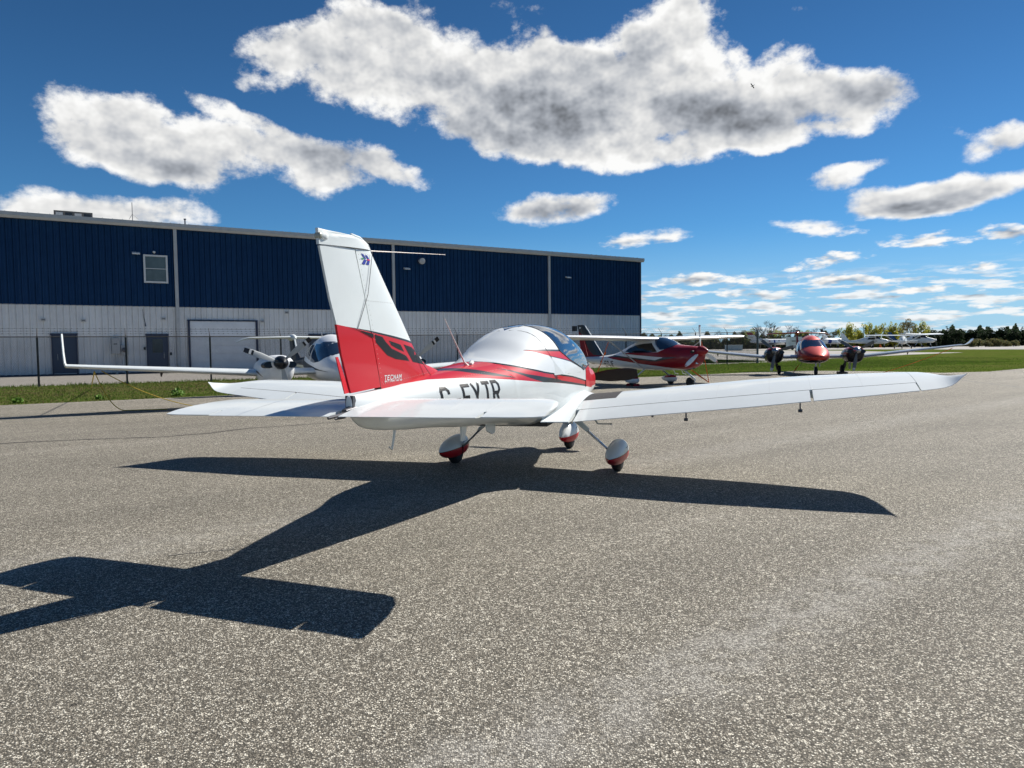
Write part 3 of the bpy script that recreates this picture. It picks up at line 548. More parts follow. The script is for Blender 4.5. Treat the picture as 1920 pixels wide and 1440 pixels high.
    for sd in (-1, 1):
        seam = [(-.80, 1.655), (-.75, 1.645), (-.726, 1.625), (-.719, 1.59), (-.728, 1.535), (-.76, 1.452), (-.755, 1.36), (-.705, 1.206)]
        b.tube([H.pt(x, H.ang(x, z), sd, .005) for x, z in seam], [.002, .002, .003, .003, .003, .003, .004, .004], 5)
        b.tube([H.pt(x, H.ang(x, z), sd, .002) for x, z in ((-.69, 1.165), (-.3, 1.145), (.226, 1.109))], .003, 5)
        b.tube([H.pt(.5, t, sd, .001) for t in lin(H.ang(.5, .9), H.ang(.5, 1.13), 8)], .006, 5)
    b.build('door_seam', MGap, R, True)
    b = MB()
    for sd in (-1, 1): MB().add([H.pt(-.76, H.ang(-.76, 1.36), sd, .006), H.pt(-.80, H.ang(-.8, 1.175), sd, .006), H.pt(-.62, H.ang(-.62, 1.165), sd, .05), H.pt(-.7, H.ang(-.7, 1.17), sd, .004)], [(0, 1, 2), (0, 2, 3), (1, 3, 2), (0, 3, 1)]).build('canopy_latch_fairing', MW, R)
    # cabin
    b = MB().box((-.05, 0, .66), (1.6, .9, .05)).build('cabin_floor', MInt, R)
    for sd in (-1, 1):
        s = MB(); s.box((.0, sd * .26, .78), (.48, .42, .16)); s.tube([(-.26, sd * .26, .8), (-.42, sd * .26, 1.15), (-.47, sd * .26, 1.36)], [.19, .18, .10], 8, flat=.35); s.build('seat', MInt, R, True)
    MB().box((.78, 0, 1.06), (.16, .86, .18)).build('instrument_panel', MInt, R)
    # wing
    zt = lambda y: .646 + .0886 * (abs(y) - .45)
    TAB = [(.42, .78, -.98, .06), (.55, .74, -.80, .02), (.66, .72, -.735, 0), (.80, .712, -.72, 0), (2.45, .70, -.70, 0), (3.05, .665, -.635, 0), (3.60, .60, -.575, 0), (3.98, .53, -.52, 0), (4.10, .46, -.505, .002), (4.18, .33, -.49, .006), (4.24, .12, -.475, .018), (4.28, -.08, -.465, .040), (4.315, -.25, -.455, .072), (4.345, -.37, -.447, .095), (4.365, -.43, -.445, .112)]
    inc = .034
    def sec(y, sd, a=None, b=None, t=None):
        _, le, tr, dz = ipol(TAB, abs(y)); z = zt(y) + dz; c = le - tr
        tt = .145 if abs(y) < 3 else .145 - .06 * (abs(y) - 3) / 1.35
        return ((le, sd * abs(y), z + c * inc), (tr, sd * abs(y), z), a, b, t or tt)
    HF = .765
    for sd in (-1, 1):
        w = foil('wing', [sec(y, sd, 0., HF if y < 3.99 else 1.) for y in (.66, 1.2, 1.8, 2.45, 3.05, 3.6, 3.985)], MW, R, n=16)
        w['label'] = 'starboard wing nearest the sun' if sd < 0 else 'port wing beyond the tail'
        del w['label']
        foil('wing_tip', [sec(y, sd, 0., 1.) for y in (3.988, 4.10, 4.14, 4.18, 4.21, 4.24, 4.26, 4.28, 4.3, 4.315, 4.33, 4.345, 4.365)], MW, w, n=14, te=.004)
        foil('flap', [sec(y, sd, HF + .012, 1.) for y in (.70, 1.8, 2.45, 3.035)], MW, w, n=6, te=.006)
        foil('aileron', [sec(y, sd, HF + .012, 1.) for y in (3.062, 3.6, 3.975)], MW, w, n=6, te=.006)
        foil('wing_root_fairing', [sec(.42, sd, 0, 1, .19), sec(.55, sd, 0, 1, .165), sec(.655, sd, 0., 1., .148)], MW, w, n=16, te=.01)
        for y in (1.86, 2.94): MB().box((-.60, sd * y, zt(y) - .045), (.05, .012, .07)).lathe([(-.02, .008), (-.018, .016), (.018, .016), (.02, .008)], (-.62, sd * y, zt(y) - .085), (0, 1, 0), 8).build('flap_hinge', MDM, w)
        MB().box((-.6, sd * 1.52, zt(1.52) - .02), (.03, .02, .03)).build('flap_stop', MDM, w)
        g = MB()
        for ys, dc in (((.70, 1.8, 2.45, 3.035), 0), ((3.06, 3.6, 3.975), 0)):
            V = []
            for y in ys:
                LE, TE, a_, b_, tt = sec(y, sd); L = Vector(TE) - Vector(LE); c = HF + .006; V.append(Vector(LE) + L * c + Vector((0, 0, 1)) * L.length * (.08 * c * (1 - c) + naca(c, tt)) - Vector((0, 0, .004)))
            g.tube(V, .0075, 5)
        g.build('hinge_gap', MGap, w)
        # grit walkway on the inner wing
        P = []; n = 8; V = []; F = []
        for i in range(n + 1):
            c = .10 + .44 * i / n
            for j in range(5):
                y = .655 + .002 + (.36 + .03 * sin(c * 4)) * j / 4 - .0
                LE, TE, a_, b_, tt = sec(y, sd); L = Vector(TE) - Vector(LE); nn = Vector((0, -sd * .0886, 1)).normalized()
                V.append(Vector(LE) + L * c + nn * L.length * (.02 * 4 * c * (1 - c) + naca(c, tt) + .0012))
        for i in range(n):
            for j in range(4):
                f = (i * 5 + j, i * 5 + j + 1, (i + 1) * 5 + j + 1, (i + 1) * 5 + j); F.append(f if sd > 0 else tuple(reversed(f)))
        mesh('walkway', V, F, MWalk, w)
        # rivet rows
        b = MB()
        for c in (.14, .30, .52, .735):
            y = .7
            while y < 3.95:
                LE, TE, a_, b_, tt = sec(y, sd); L = Vector(TE) - Vector(LE); p = Vector(LE) + L * c + Vector((0, 0, 1)) * L.length * (.08 * c * (1 - c) + naca(c, tt) + .0002)
                b.lathe([(0, .0032), (.0006, .0022)], p, (0, 0, 1), 5); y += .055
        r_ = b.build('rivet_rows', MPlast, w); r_['kind'] = 'stuff'
        b = MB()
        for y in (1.1, 1.62, 2.14, 2.66, 3.05, 3.52):
            cs = lin(.06, .76, 12); V = []
            for c in cs:
                LE, TE, a_, b_, tt = sec(y, sd); L = Vector(TE) - Vector(LE); V.append(Vector(LE) + L * c + Vector((0, 0, 1)) * L.length * (.08 * c * (1 - c) + naca(c, tt) + .0001))
            b.tube(V, .0009, 4)
        b.build('skin_joint', MSeam, w)
    # tailplane: all-moving, with an anti-servo tab
    ST = [(.03, -3.385, -4.052, 0), (1.22, -3.40, -4.056, 0), (1.30, -3.425, -4.06, .002), (1.36, -3.52, -4.06, .004), (1.40, -3.68, -4.05, .006), (1.415, -3.86, -4.03, .006)]
    def ssec(y, sd, a=None, b=None):
        _, le, tr, dz = ipol(ST, abs(y)); return ((le, sd * abs(y), 1.255 + dz), (tr, sd * abs(y), 1.243 + dz), a, b, .10 if abs(y) < 1.3 else .085)
    HS = .80
    for sd in (-1, 1):
        s = foil('tailplane', [ssec(y, sd, 0., HS) for y in (.03, .5, 1.02)], MW, R, n=12, camber=0.)
        foil('tailplane_tip', [ssec(y, sd, 0., .985) for y in (1.022, 1.22, 1.30, 1.33, 1.36, 1.38, 1.40, 1.415)], MW, s, n=12, camber=0., te=.003)
        foil('anti_servo_tab', [ssec(y, sd, HS + .008, 1.02) for y in (.04, .6, 1.0)], MW, s, n=5, camber=0., te=.006)
        b = MB()
        for c in (.05, .22, .45, .74):
            y = .1
            while y < 1.25:
                LE, TE, *_r = ssec(y, sd); L = Vector(TE) - Vector(LE); b.lathe([(0, .003), (.0006, .002)], Vector(LE) + L * c + Vector((0, 0, 1)) * (L.length * naca(c, .1) + .0002), (0, 0, 1), 5); y += .05
        for y in (.3, .75, 1.02):
            LE, TE, *_r = ssec(y, sd); L = Vector(TE) - Vector(LE); b.tube([Vector(LE) + L * c + Vector((0, 0, 1)) * L.length * naca(c, .1) for c in lin(.05, .78, 8)], .0008, 4)
        r_ = b.build('rivet_rows', MSeam, s); r_['kind'] = 'stuff'
    MB().tube([(-3.9, -.03, 1.245), (-4.06, .04, 1.232)], .012, 6).tube([(-4.0, -.05, 1.228), (-4.07, -.02, 1.228)], .008, 6).build('tab_linkage', MDM, R)
    # tail fairing end
    MB().prism([(-3.86, 1.353), (-3.832, 1.349), (-3.815, 1.266), (-3.865, 1.262)], -.03, .03, lambda x, y, z: (x, z, y)).build('tail_opening_shade', MDG, R)  # charcoal block stands in for the shade inside the open fairing end
    MB().tube([(-3.83, 0, 1.27), (-3.93, 0, 1.262)], [.04, .02], 8, flat=.5).build('tail_spring_cover', MDM, R, True)
    # fin and rudder
    LEp = [(1.34, -2.42), (1.386, -2.47), (1.42, -2.56), (1.459, -2.693), (1.522, -2.802), (1.594, -2.892), (1.661, -2.939), (1.838, -3.076), (2.0, -3.209), (2.15, -3.328), (2.312, -3.453), (2.338, -3.473)]
    TEp = [(1.34, -3.838), (1.367, -3.845), (1.63, -3.925), (1.834, -3.959), (2.0, -4.011), (2.36, -4.09), (2.45, -4.09)]
    hx = lambda z: -3.47 - (z - 1.344) * .2423
    le = lambda z: float(np.interp(z, [p[0] for p in LEp], [p[1] for p in LEp])); te_ = lambda z: float(np.interp(z, [p[0] for p in TEp], [p[1] for p in TEp]))
    FT = .10
    def fsec(z, a, b):  # a, b absolute x
        l, t = le(z), te_(z); c = l - t; tt = min(FT, .082 / c)
        return ((l, 0, z), (t, 0, z), (l - a) / c, (l - b) / c, tt)
    def fth(x, z):
        l, t = le(z), te_(z); c = l - t; tt = min(FT, .082 / c); k = min(1, max(0, (l - x) / c)); return c * naca(k, tt)
    rt = [(-3.959, 1.834), (-2.941, 1.648)]
    bl0 = [(-3.86, 1.816), (-3.551, 1.760), (-3.256, 1.7045), (-2.935, 1.6455)]; bl1 = [(-3.86, 1.8165), (-3.551, 1.7715), (-3.256, 1.7205), (-2.9, 1.656)]
    MFin = bands('fin_paint', (.68, .72, .72), [(red, 0., rt, None, None), (blk, bl0, bl1, -3.86, None)])
    zs = [1.34, 1.386, 1.42, 1.459, 1.49, 1.522, 1.555, 1.594, 1.661, 1.75, 1.838, 2.0, 2.15, 2.25, 2.333]
    fin = foil('fin', [fsec(z, le(z), hx(z) + .004) for z in zs], MFin, R, up=(0, 1, 0), camber=0, n=14)
    rud = foil('rudder', [fsec(z, hx(z) - .012, te_(z)) for z in (1.368, 1.5, 1.63, 1.834, 2.0, 2.2, 2.333)], MFin, R, up=(0, 1, 0), camber=0, n=8, te=.016)
    MB().tube([(hx(1.33) - .004, 0, 1.33), (hx(2.335) - .004, 0, 2.335)], .026, 8).build('rudder_hinge_gap', MGap, R)
    # moulded cap with the tail light
    CLE = [(2.338, -3.473), (2.36, -3.492), (2.384, -3.521), (2.40, -3.562), (2.412, -3.61), (2.424, -3.69), (2.432, -3.80), (2.438, -4.07)]
    cap = foil('fin_cap', [((x, 0, z), (-4.092, 0, z + .004), 0, 1, .082 / max(.3, (x + 4.092)) * (1 if z < 2.41 else .6 if z < 2.43 else .25)) for z, x in CLE], MW, R, up=(0, 1, 0), camber=0, n=12, te=.02)
    MB().tube([(-3.70, 0, 2.437), (-3.60, 0, 2.418), (-3.50, 0, 2.372), (-3.462, 0, 2.33)], [.006, .012, .012, .008], 8).build('cap_rib', MW, cap, True)
    MB().lathe([(-.0, .020), (.03, .034), (.06, .030), (.10, .012)], (-4.075, 0, 2.395), (1, 0, 0), 16).build('tail_light_housing', MW, cap, True)
    MB().lathe([(0, .012), (.006, .024), (.02, .026)], (-4.095, 0, 2.395), (1, 0, 0), 16).build('tail_light', mat('lamp_lens', (.35, .36, .30), rough=.08), cap, True)
    foil('trim_tab', [((-3.955, 0, 1.622), (-3.985, 0, 1.622)), ((-3.848, 0, 1.372), (-3.912, 0, 1.372))], MR, rud, t=.03, up=(0, 1, 0), camber=0, n=4, te=.006)
    for nm, par, P in (('black_stripe', fin, [[(-3.535, 1.748), (-3.433, 1.725), (-3.392, 1.687), (-3.315, 1.634), (-3.10, 1.564), (-3.052, 1.519), (-3.265, 1.552), (-3.381, 1.588), (-3.439, 1.631), (-3.52, 1.69)],
                             [(-3.349, 1.694), (-3.177, 1.653), (-3.127, 1.597), (-3.219, 1.622), (-3.318, 1.659)],
                             [(-3.128, 1.653), (-2.975, 1.621), (-2.905, 1.588), (-2.815, 1.52), (-2.715, 1.462), (-2.823, 1.477), (-2.993, 1.508)]]),
                       ('black_stripe', rud, [[(-3.838, 1.8085), (-3.56, 1.753), (-3.557, 1.722), (-3.72, 1.781)]])):
        decal(nm, P, fth, MStripe, par, sides=(-1, 1), eps=.0012 if par is fin else .009, cell=.05)
    PC = []; x = -3.428
    for i, ch in enumerate('TECNAM'): PC += letter(ch, x, 1.412 - (x + 3.428) * .055, .026, .031, .0062, -.055, .18); x += .0415
    decal('maker_lettering', PC, fth, MW, fin, eps=.0016, cell=.1)
    PC = []; x = -3.422
    for ch in 'QUALITY AIRCRAFT SINCE 1948':
        if ch == 'C' or ch in GLY: PC += letter(ch, x, 1.396 - (x + 3.422) * .055, .0062, .010, .0024, -.055, 0)
        x += .0089
    decal('maker_lettering', PC, fth, MW, fin, eps=.0016, cell=.2)
    sw = []
    for k in (0, .052):
        sw.append([(-3.644 + k, 2.309 - k * .12), (-3.612 + k, 2.303 - k * .12), (-3.578 + k * .9, 2.271 - k * .1), (-3.606 + k * .9, 2.276 - k * .1)])
        sw.append([(-3.606 + k * .9, 2.270 - k * .1), (-3.578 + k * .9, 2.264 - k * .1), (-3.606 + k, 2.232 - k * .02), (-3.642 + k, 2.238 - k * .02)])
    decal('tail_emblem', sw, fth, mat('emblem_blue', (.02, .03, .28), rough=.4), fin, eps=.003)
    decal('tail_emblem', [[(-3.645, 2.278), (-3.61, 2.276), (-3.61, 2.268), (-3.645, 2.270)]], fth, mat('emblem_green', (.03, .28, .12), rough=.4), fin, eps=.0035)
    decal('tail_emblem', [[(-3.568, 2.272), (-3.540, 2.272), (-3.522, 2.266), (-3.540, 2.261), (-3.568, 2.264)]], fth, mat('emblem_pink', (.6, .03, .12), rough=.4), fin, eps=.0035)
    b = MB()
    def riv(p, q_, n):
        for i in range(n + 1):
            x, z = p[0] + (q_[0] - p[0]) * i / n, p[1] + (q_[1] - p[1]) * i / n
            for sd in (-1, 1): b.lathe([(0, .0035), (.0007, .0025)], (x, sd * fth(x, z), z), (0, sd, 0), 5)
    riv((-3.35, 2.30), (-2.97, 1.70), 26) if False else None
    riv((hx(1.4) + .03, 1.4), (hx(2.3) + .03, 2.3), 26); riv((hx(1.4) - .04, 1.4), (hx(2.3) - .04, 2.3), 26); riv((-4.03, 2.325), (-3.75, 2.318), 9); riv((-3.70, 2.318), (-3.50, 2.30), 8)
    riv((-3.98, 1.995), (-3.65, 1.985), 12); riv((-3.61, 1.985), (-3.25, 1.965), 14); riv((-3.93, 1.77), (-3.58, 1.70), 12); riv((-3.42, 2.26), (-2.99, 1.68), 30); riv((-3.44, 1.385), (-2.72, 1.40), 24); riv((-3.84, 1.39), (-3.5, 1.39), 14)
    r_ = b.build('rivet_rows', mat('rivet_grey', (.35, .33, .31), rough=.5), fin); r_['kind'] = 'stuff'
    # aerials
    MB().tube([(-3.455, 0, 2.337), (-2.936, 0, 2.356), (-2.206, 0, 2.382)], [.0045, .0032, .002], 6).tube([(-2.206, 0, 2.377), (-2.206, 0, 2.388)], .004, 6).build('long_aerial', MAnt, R)
    MB().tube([(-3.50, -.04, 2.325), (-3.613, -.05, 2.029), (-3.74, -.03, 1.80)], .0022, 5).build('aerial_wire', MDM, R)
    MB().tube([(-2.935, -.03, 1.587), (-2.755, -.07, 1.378)], .0025, 5).build('aerial_wire', MDM, R)
    MB().tube([(-2.035, -.08, 1.385), (-2.07, -.07, 1.43), (-2.35, -.03, 1.83)], [.026, .007, .0035], 8).build('whip_aerial', MAnt, R, True)
    MB().tube([(-2.0, -.10, 1.40), (-1.94, -.09, 1.415)], [.02, .024], 8).build('beacon', MPlast, R, True)
    # registration on the side
    PC = []
    hz = lambda x: -.06 * 0
    spec = [('C', -2.865, 1.07), ('F', -2.565, 1.06), ('Y', -2.42, 1.057), ('T', -2.255, 1.05), ('R', -2.105, 1.044)]
    spec.append(('-', -2.70, 1.06))
    for ch, x, z in spec:
        for sd in (-1, 1): decal('registration_letter', letter(ch, x, z, .098, .21, .030, -.06, -.10), H.half, MStripe, fus, sides=(sd,), eps=.002, cell=.02)
    b = MB()
    def rf(p, q_, n):
        for i in range(n + 1):
            x, z = p[0] + (q_[0] - p[0]) * i / n, p[1] + (q_[1] - p[1]) * i / n
            for sd in (-1, 1): b.lathe([(0, .0032), (.0007, .002)], (x, sd * H.half(x, z), z), (0, sd, 0), 5)
    rf((-3.6, 1.18), (-.7, 1.05), 90); rf((-3.0, 1.33), (-1.75, 1.335), 44); rf((-1.72, 1.40), (-1.74, .95), 16); rf((-2.75, 1.33), (-2.78, 1.0), 12); rf((-.7, 1.05), (-.7, .75), 12); rf((-3.2, 1.08), (-1.2, .85), 60)
    r_ = b.build('rivet_rows', MPlast, fus); r_['kind'] = 'stuff'
    # cowling details: intake lip, spinner, three black blades
    MB().tube([(1.52, -.30, 1.08), (1.62, -.30, 1.09)], [.05, .03], 8).build('cowl_intake', MDG, fus)
    hub = (2.33, 0, .83)
    sp = MB().lathe([(-.02, .165), (.04, .16), (.12, .13), (.2, .07), (.245, .0)], hub, (1, 0, 0), 20).build('spinner', MR, R, True)
    for k, a in enumerate((radians(-94), radians(86))): blade('propeller_blade', hub, (1, 0, 0), a, .87, .20, MK, R, root=.08, twist=.62, blunt=1.6)
    # undercarriage
    for sd in (-1, 1):
        z0 = .0133 * sd; yw = sd * 1.0157
        leg = foil('main_leg', [((.05, sd * .50, .60), (-.06, sd * .50, .60)), ((.04, sd * .62, .49), (-.05, sd * .62, .49)), ((.035, sd * .90, .235), (-.035, sd * .90, .235)), ((.03, sd * .955, .18), (-.03, sd * .955, .18))], MMet, R, t=.30, camber=0, up=(0, sd * .7, .7), n=6)
        foil('leg_fairing', [((.09, sd * .46, .64), (-.11, sd * .46, .64)), ((.06, sd * .68, .445), (-.07, sd * .68, .445))], MW, leg, t=.34, camber=0, up=(0, sd * .7, .7), n=6)
        MB().tube([(-.03, sd * .90, .25), (-.02, sd * .905, .16), (-.0, sd * .93, .13)], .005, 5).build('brake_line', MK, leg)
        wheel(R, 0, yw, z0, .158, .115, R)
        MB().tube([(0, sd * .93, .165), (0, yw + sd * .07, .165)], .018, 8).build('axle', MDM, R)
        PS = [(-.44, .008, .205, .215, .225, 2, 2), (-.38, .045, .165, .215, .262, 2, 2.2), (-.25, .088, .115, .215, .318, 2.1, 2.4), (-.08, .108, .092, .215, .343, 2.1, 2.6), (.08, .112, .090, .215, .350, 2.1, 2.6), (.20, .097, .10, .215, .328, 2, 2.4), (.28, .065, .14, .215, .30, 2, 2), (.315, .01, .2, .215, .23, 2, 2)]
        mp = bands('wheel_pant_paint', (.74, .76, .76), [(red, 0., z0 + .215, None, None), (blk, z0 + .215, z0 + .222, None, None), (blk, z0 + .262, z0 + .268, .0, None)], x0=-1, x1=1)
        pant = Hull([(a, b_, c + z0, d + z0, e_ + z0, f, g) for a, b_, c, d, e_, f, g in PS]); o = pant.whole('wheel_pant', mp, R, 26, 16); o.location.y = yw
    xn = 1.6434; zn = -.101
    wheel(R, xn, 0, zn, .155, .11, R)
    PS = [(-.36, .01, .20, .215, .235, 2, 2), (-.30, .06, .155, .215, .285, 2, 2.2), (-.16, .100, .112, .215, .365, 2.1, 2.4), (0, .115, .095, .215, .395, 2.1, 2.6), (.12, .108, .10, .215, .37, 2, 2.4), (.22, .07, .14, .215, .31, 2, 2), (.26, .01, .2, .215, .23, 2, 2)]
    mp = bands('nose_pant_paint', (.74, .76, .76), [(red, -1., zn + .215, None, None), (blk, zn + .285, zn + .291, xn - .02, None)], x0=-1, x1=2.6, z0=-1)
    Hull([(a + xn, b_, c + zn, d + zn, e_ + zn, f, g) for a, b_, c, d, e_, f, g in PS]).whole('wheel_pant', mp, R, 24, 16)
    MB().tube([(xn - .05, -.06, zn + .36), (xn - .22, -.07, .62)], .016, 8).tube([(xn - .05, .06, zn + .36), (xn - .22, .07, .62)], .016, 8).tube([(xn - .10, 0, zn + .38), (xn - .25, 0, .64)], .03, 8).box((xn - .12, 0, zn + .42), (.04, .16, .05)).build('nose_leg', MMet, R, True)
    # belly fittings
    MB().tube([(-3.27, 0, 1.05), (-3.285, 0, .99), (-3.335, 0, .88), (-3.37, 0, .905)], [.014, .010, .007, .006], 8).build('tail_tie_down', MW, R, True)
    MB().prism([(-1.46, .78), (-1.20, .74), (-1.23, .64), (-1.30, .63), (-1.43, .68)], -.008, .008, lambda x, y, z: (x, z, y)).build('belly_fin_aerial', MW, R)
    MB().prism([(-2.06, .87), (-1.93, .85), (-2.01, .70), (-2.06, .70)], -.01, .01, lambda x, y, z: (x, z, y)).build('drain_mast', MW, R)
    MB().tube([(-.2, -.80, .63), (-.22, -.85, .565)], .010, 8).tube([(-.22, -.85, .565), (-.2, -.985, .562)], .008, 8).lathe([(0, .012), (.02, .012)], (-.2, -.985, .562), (0, -1, 0), 8).build('boarding_step', MPlast, R, True)
    b = MB()
    for y in (-.4, -.2, 0, .2): b.box((-.93, y, .648), (.01, .012, .008))
    return R
hero()

# ------------------------------------------------------------------ the other aircraft on the field
def simple_wheel_pant(R, x, y, z0, mats, L=.85, r=.16, red_top=False):
    PS = [(-.50, .01, .20, .22, .24, 2, 2), (-.30, .08, .12, .22, .31, 2, 2.3), (0, .12, .09, .22, .37, 2.1, 2.6), (.2, .10, .10, .22, .35, 2, 2.3), (.33, .02, .17, .22, .26, 2, 2)]
    wheel(R, x, y, z0, r, .12, R)
    Hull([(a + x, b, c + z0, d + z0, e + z0, f, g) for a, b, c, d, e, f, g in PS]).whole('wheel_pant', mats, R, 14, 10).location.y = y

def high_wing_single():
    F = Vector((.52, -.854, 0)).normalized()
    R = empty('light_aircraft', (5.2, 26.4, 0), atan2(F.y, F.x))
    tag(R, 'high-wing aeroplane with dark red nose and white belly parked between the hangar and the twin', 'aeroplane')
    red, blk, wh, gy = (.25, .008, .016), (.02, .022, .026), (.74, .75, .76), (.045, .05, .055)
    H = Hull([(-4.55, .03, .90, .97, 1.02, 2, 2), (-3.8, .13, .80, .92, 1.04, 2, 2.2), (-2.8, .27, .70, .92, 1.08, 2, 2.4), (-1.9, .42, .62, .95, 1.18, 2, 2.6), (-1.2, .52, .57, 1.0, 1.40, 2.1, 3), (-.6, .56, .56, 1.05, 1.62, 2.3, 3.2), (0, .58, .56, 1.05, 1.75, 2.5, 3.2), (.5, .58, .56, 1.05, 1.76, 2.4, 3.2), (.95, .57, .57, 1.0, 1.66, 2.2, 3), (1.35, .52, .58, .98, 1.50, 2.2, 2.8), (1.8, .45, .60, .98, 1.45, 2.4, 2.6), (2.2, .33, .70, 1.0, 1.42, 2.3, 2.4), (2.42, .22, .84, 1.1, 1.36, 2, 2)])
    MF = bands('high_wing_paint', wh, [
        (red, [(-2.2, 1.03), (-1.73, .96), (-.3, .82), (.9, .72), (1.45, .66), (2.5, .55)], [(-2.2, 1.04), (-1.04, 1.175), (-.91, 1.20), (.9, 1.22), (1.2, 1.35), (1.5, 1.55), (2.5, 1.6)], -2.2, None),
        (gy, [(-2.1, 1.04), (-1.73, 1.05), (-.6, .98), (.78, .88), (1.25, .96), (1.7, 1.04)], [(-2.1, 1.05), (-1.73, 1.12), (-.6, 1.04), (.78, .94), (1.15, 1.04), (1.7, 1.05)], -2.1, 1.7),
        (wh, [(-1.73, 1.115), (-.6, 1.035), (.78, .935), (1.15, 1.03)], [(-1.73, 1.13), (-1.04, 1.165), (1.15, 1.035)], -1.7, 1.12)], z1=3.)
    H.whole('fuselage', MF, R, 44, 18)
    zw = lambda y: 1.64 + .022 * abs(y)
    secs = lambda ys: [((.62 - .05 * max(0, abs(y) - 2.5), y, zw(y) + .05), (-.72 + .12 * max(0, abs(y) - 2.5), y, zw(y) - .02), 0, 1, .13) for y in ys]
    w = foil('wing', secs([-4.38, -4.34, -4.2, -2.6, 0, 2.6, 4.2, 4.34, 4.38]), mat('wing_white', (.76, .78, .80), rough=.3, coat=.4), R, n=10)
    # cabin glass
    for sd in (-1, 1): decal('cabin_window', [[(-.93, 1.25), (-.72, 1.38), (-.38, 1.47), (.05, 1.53), (.50, 1.55), (.86, 1.24), (.4, 1.205), (-.6, 1.20)]], H.half, MWin, R, sides=(sd,), eps=.004, cell=.08)
    H.grid(lin(.55, 1.48, 12), lambda i, x: max(H.ang(x, float(np.interp(x, [.55, .95, 1.2, 1.48], [1.62, 1.30, 1.33, 1.455]))), 0) if x < 1.47 else pi / 2, lambda i, x: pi / 2, 10, 'windscreen', MGlass, R, caps=False, e=.005)
    b = MB()
    for sd in (-1, 1): b.tube([H.pt(x, H.ang(x, z), sd, .008) for x, z in ((.52, 1.66), (.70, 1.48), (.92, 1.27))], .018, 6)
    b.build('windscreen_frame', MW, R, True)
    # fin, rudder, tailplane
    fm = bands('dark_fin_paint', red, [(gy, 0., 3., None, None), (red, 0., [(-4.65, 2.2), (-4.57, 2.13), (-4.2, 1.95), (-3.75, 1.3), (-3.4, 1.1)], None, None), (red, 0., [(-4.6, 1.25), (-3.5, 1.12), (-2.8, 1.06)], None, None)], x0=-5, x1=-2)
    fz = [(1.0, -2.75, -4.30), (1.10, -2.90, -4.34), (1.58, -3.34, -4.42), (1.95, -3.68, -4.49), (2.2, -3.94, -4.54), (2.32, -4.06, -4.57), (2.37, -4.20, -4.60)]
    fin = foil('fin', [((l, 0, z), (t, 0, z), 0, .64, .09) for z, l, t in fz], fm, R, up=(0, 1, 0), camber=0, n=10)
    foil('rudder', [((l, 0, z), (t, 0, z), .66, 1, .09) for z, l, t in fz], fm, R, up=(0, 1, 0), camber=0, n=5, te=.012)
    MB().tube([(-3.33, 0, 1.56), (-3.66, 0, 1.93), (-3.94, 0, 2.2), (-4.06, 0, 2.32)], .022, 6).tube([(-2.85, 0, 1.08), (-3.33, 0, 1.56)], .02, 6).build('leading_edge_strip', MW, fin, True)
    MB().prism([(-4.68, 2.12), (-4.92, 2.12), (-4.92, 2.34), (-4.68, 2.34)], -.05, .05, lambda x, y, z: (x, z, y)).build('rudder_gust_lock', MK, R)
    decal('tail_emblem', [[(-4.38, 2.29), (-4.24, 2.25), (-4.38, 2.2)]], lambda x, z: .055, MW, fin, eps=.01, cell=.2)
    foil('tailplane', [((-3.9, y, .98), (-4.6, y, .98)) for y in (-1.4, -1.3, 0, 1.3, 1.4)], MW, R, camber=0, t=.10, n=7)
    for sd in (-1, 1): MB().tube([(.10, sd * .48, .60), (.28, sd * 2.24, zw(2.24) - .06)], .035, 8, flat=.5).build('wing_strut', mat('strut_grey', (.50, .52, .54), rough=.4), R, True)
    # gear
    pm = bands('wheel_pant_paint', wh, [(red, [(-.6, .22), (.4, .28)], 3., -.25, None)], x0=-1, x1=1)
    for sd in (-1, 1):
        simple_wheel_pant(R, 0., sd * .93, 0., pm)
        MB().tube([(.05, sd * .40, .60), (.02, sd * .88, .30)], [.05, .035], 8, flat=.5).build('main_leg', MMet if sd > 0 else MW, R, True)
    wheel(R, 1.92, 0, 0, .17, .12, R)
    MB().tube([(1.55, 0, .66), (1.62, .03, .58), (2.08, .08, .28), (2.06, .08, .17), (1.92, .08, .17)], [.04, .035, .028, .025, .03], 8).build('nose_leg', MW, R, True)
    for x in (.75, 1.15): MB().tube([(x, .35, .60), (x + .03, .40, .44), (x + .14, .45, .42)], .018, 6).build('boarding_step', MW, R, True)
    # nose
    hub = (2.42, 0, 1.25)
    MB().lathe([(-.02, .19), (.08, .175), (.2, .12), (.30, .05), (.34, 0)], hub, (1, 0, 0), 16).build('spinner', MDR, R, True)
    for a in (0, 120, 240):
        bl = blade('propeller_blade', hub, (1, 0, 0), radians(a + 4), .89, .145, MW, R, root=.13, twist=.5)
        r = Vector((0, 0, 1)) * cos(radians(a + 4)) + Vector((0, -1, 0)) * sin(radians(a + 4))
        MB().tube([Vector(hub) + r * .84, Vector(hub) + r * .885], [.04, .028], 8, flat=.35).build('blade_tip_band', MR, bl)
    for sd in (-1, 1): MB().tube([(2.28, sd * .20, 1.22), (2.30, sd * .305, 1.22)], [.08, .06], 10, flat=.8).build('cowl_intake', MK, R)
    MB().tube([(2.24, -.12, .84), (2.38, -.12, .85)], [.07, .06], 10, flat=.7).build('landing_light', MMet, R)
    MB().tube([(1.7, 0, .66), (2.1, 0, .70)], [.16, .10], 10, flat=.6).build('lower_intake', MK, R)
    for ch, x in (('C', -2.69), ('-', -2.49), ('F', -2.36), ('O', -2.18), ('J', -2.0), ('F', -1.83)):
        for sd in (-1, 1): decal('registration_letter', letter(ch, x, .67, .115, .20, .036), H.half, MStripe, R, sides=(sd,), eps=.004, cell=.05)
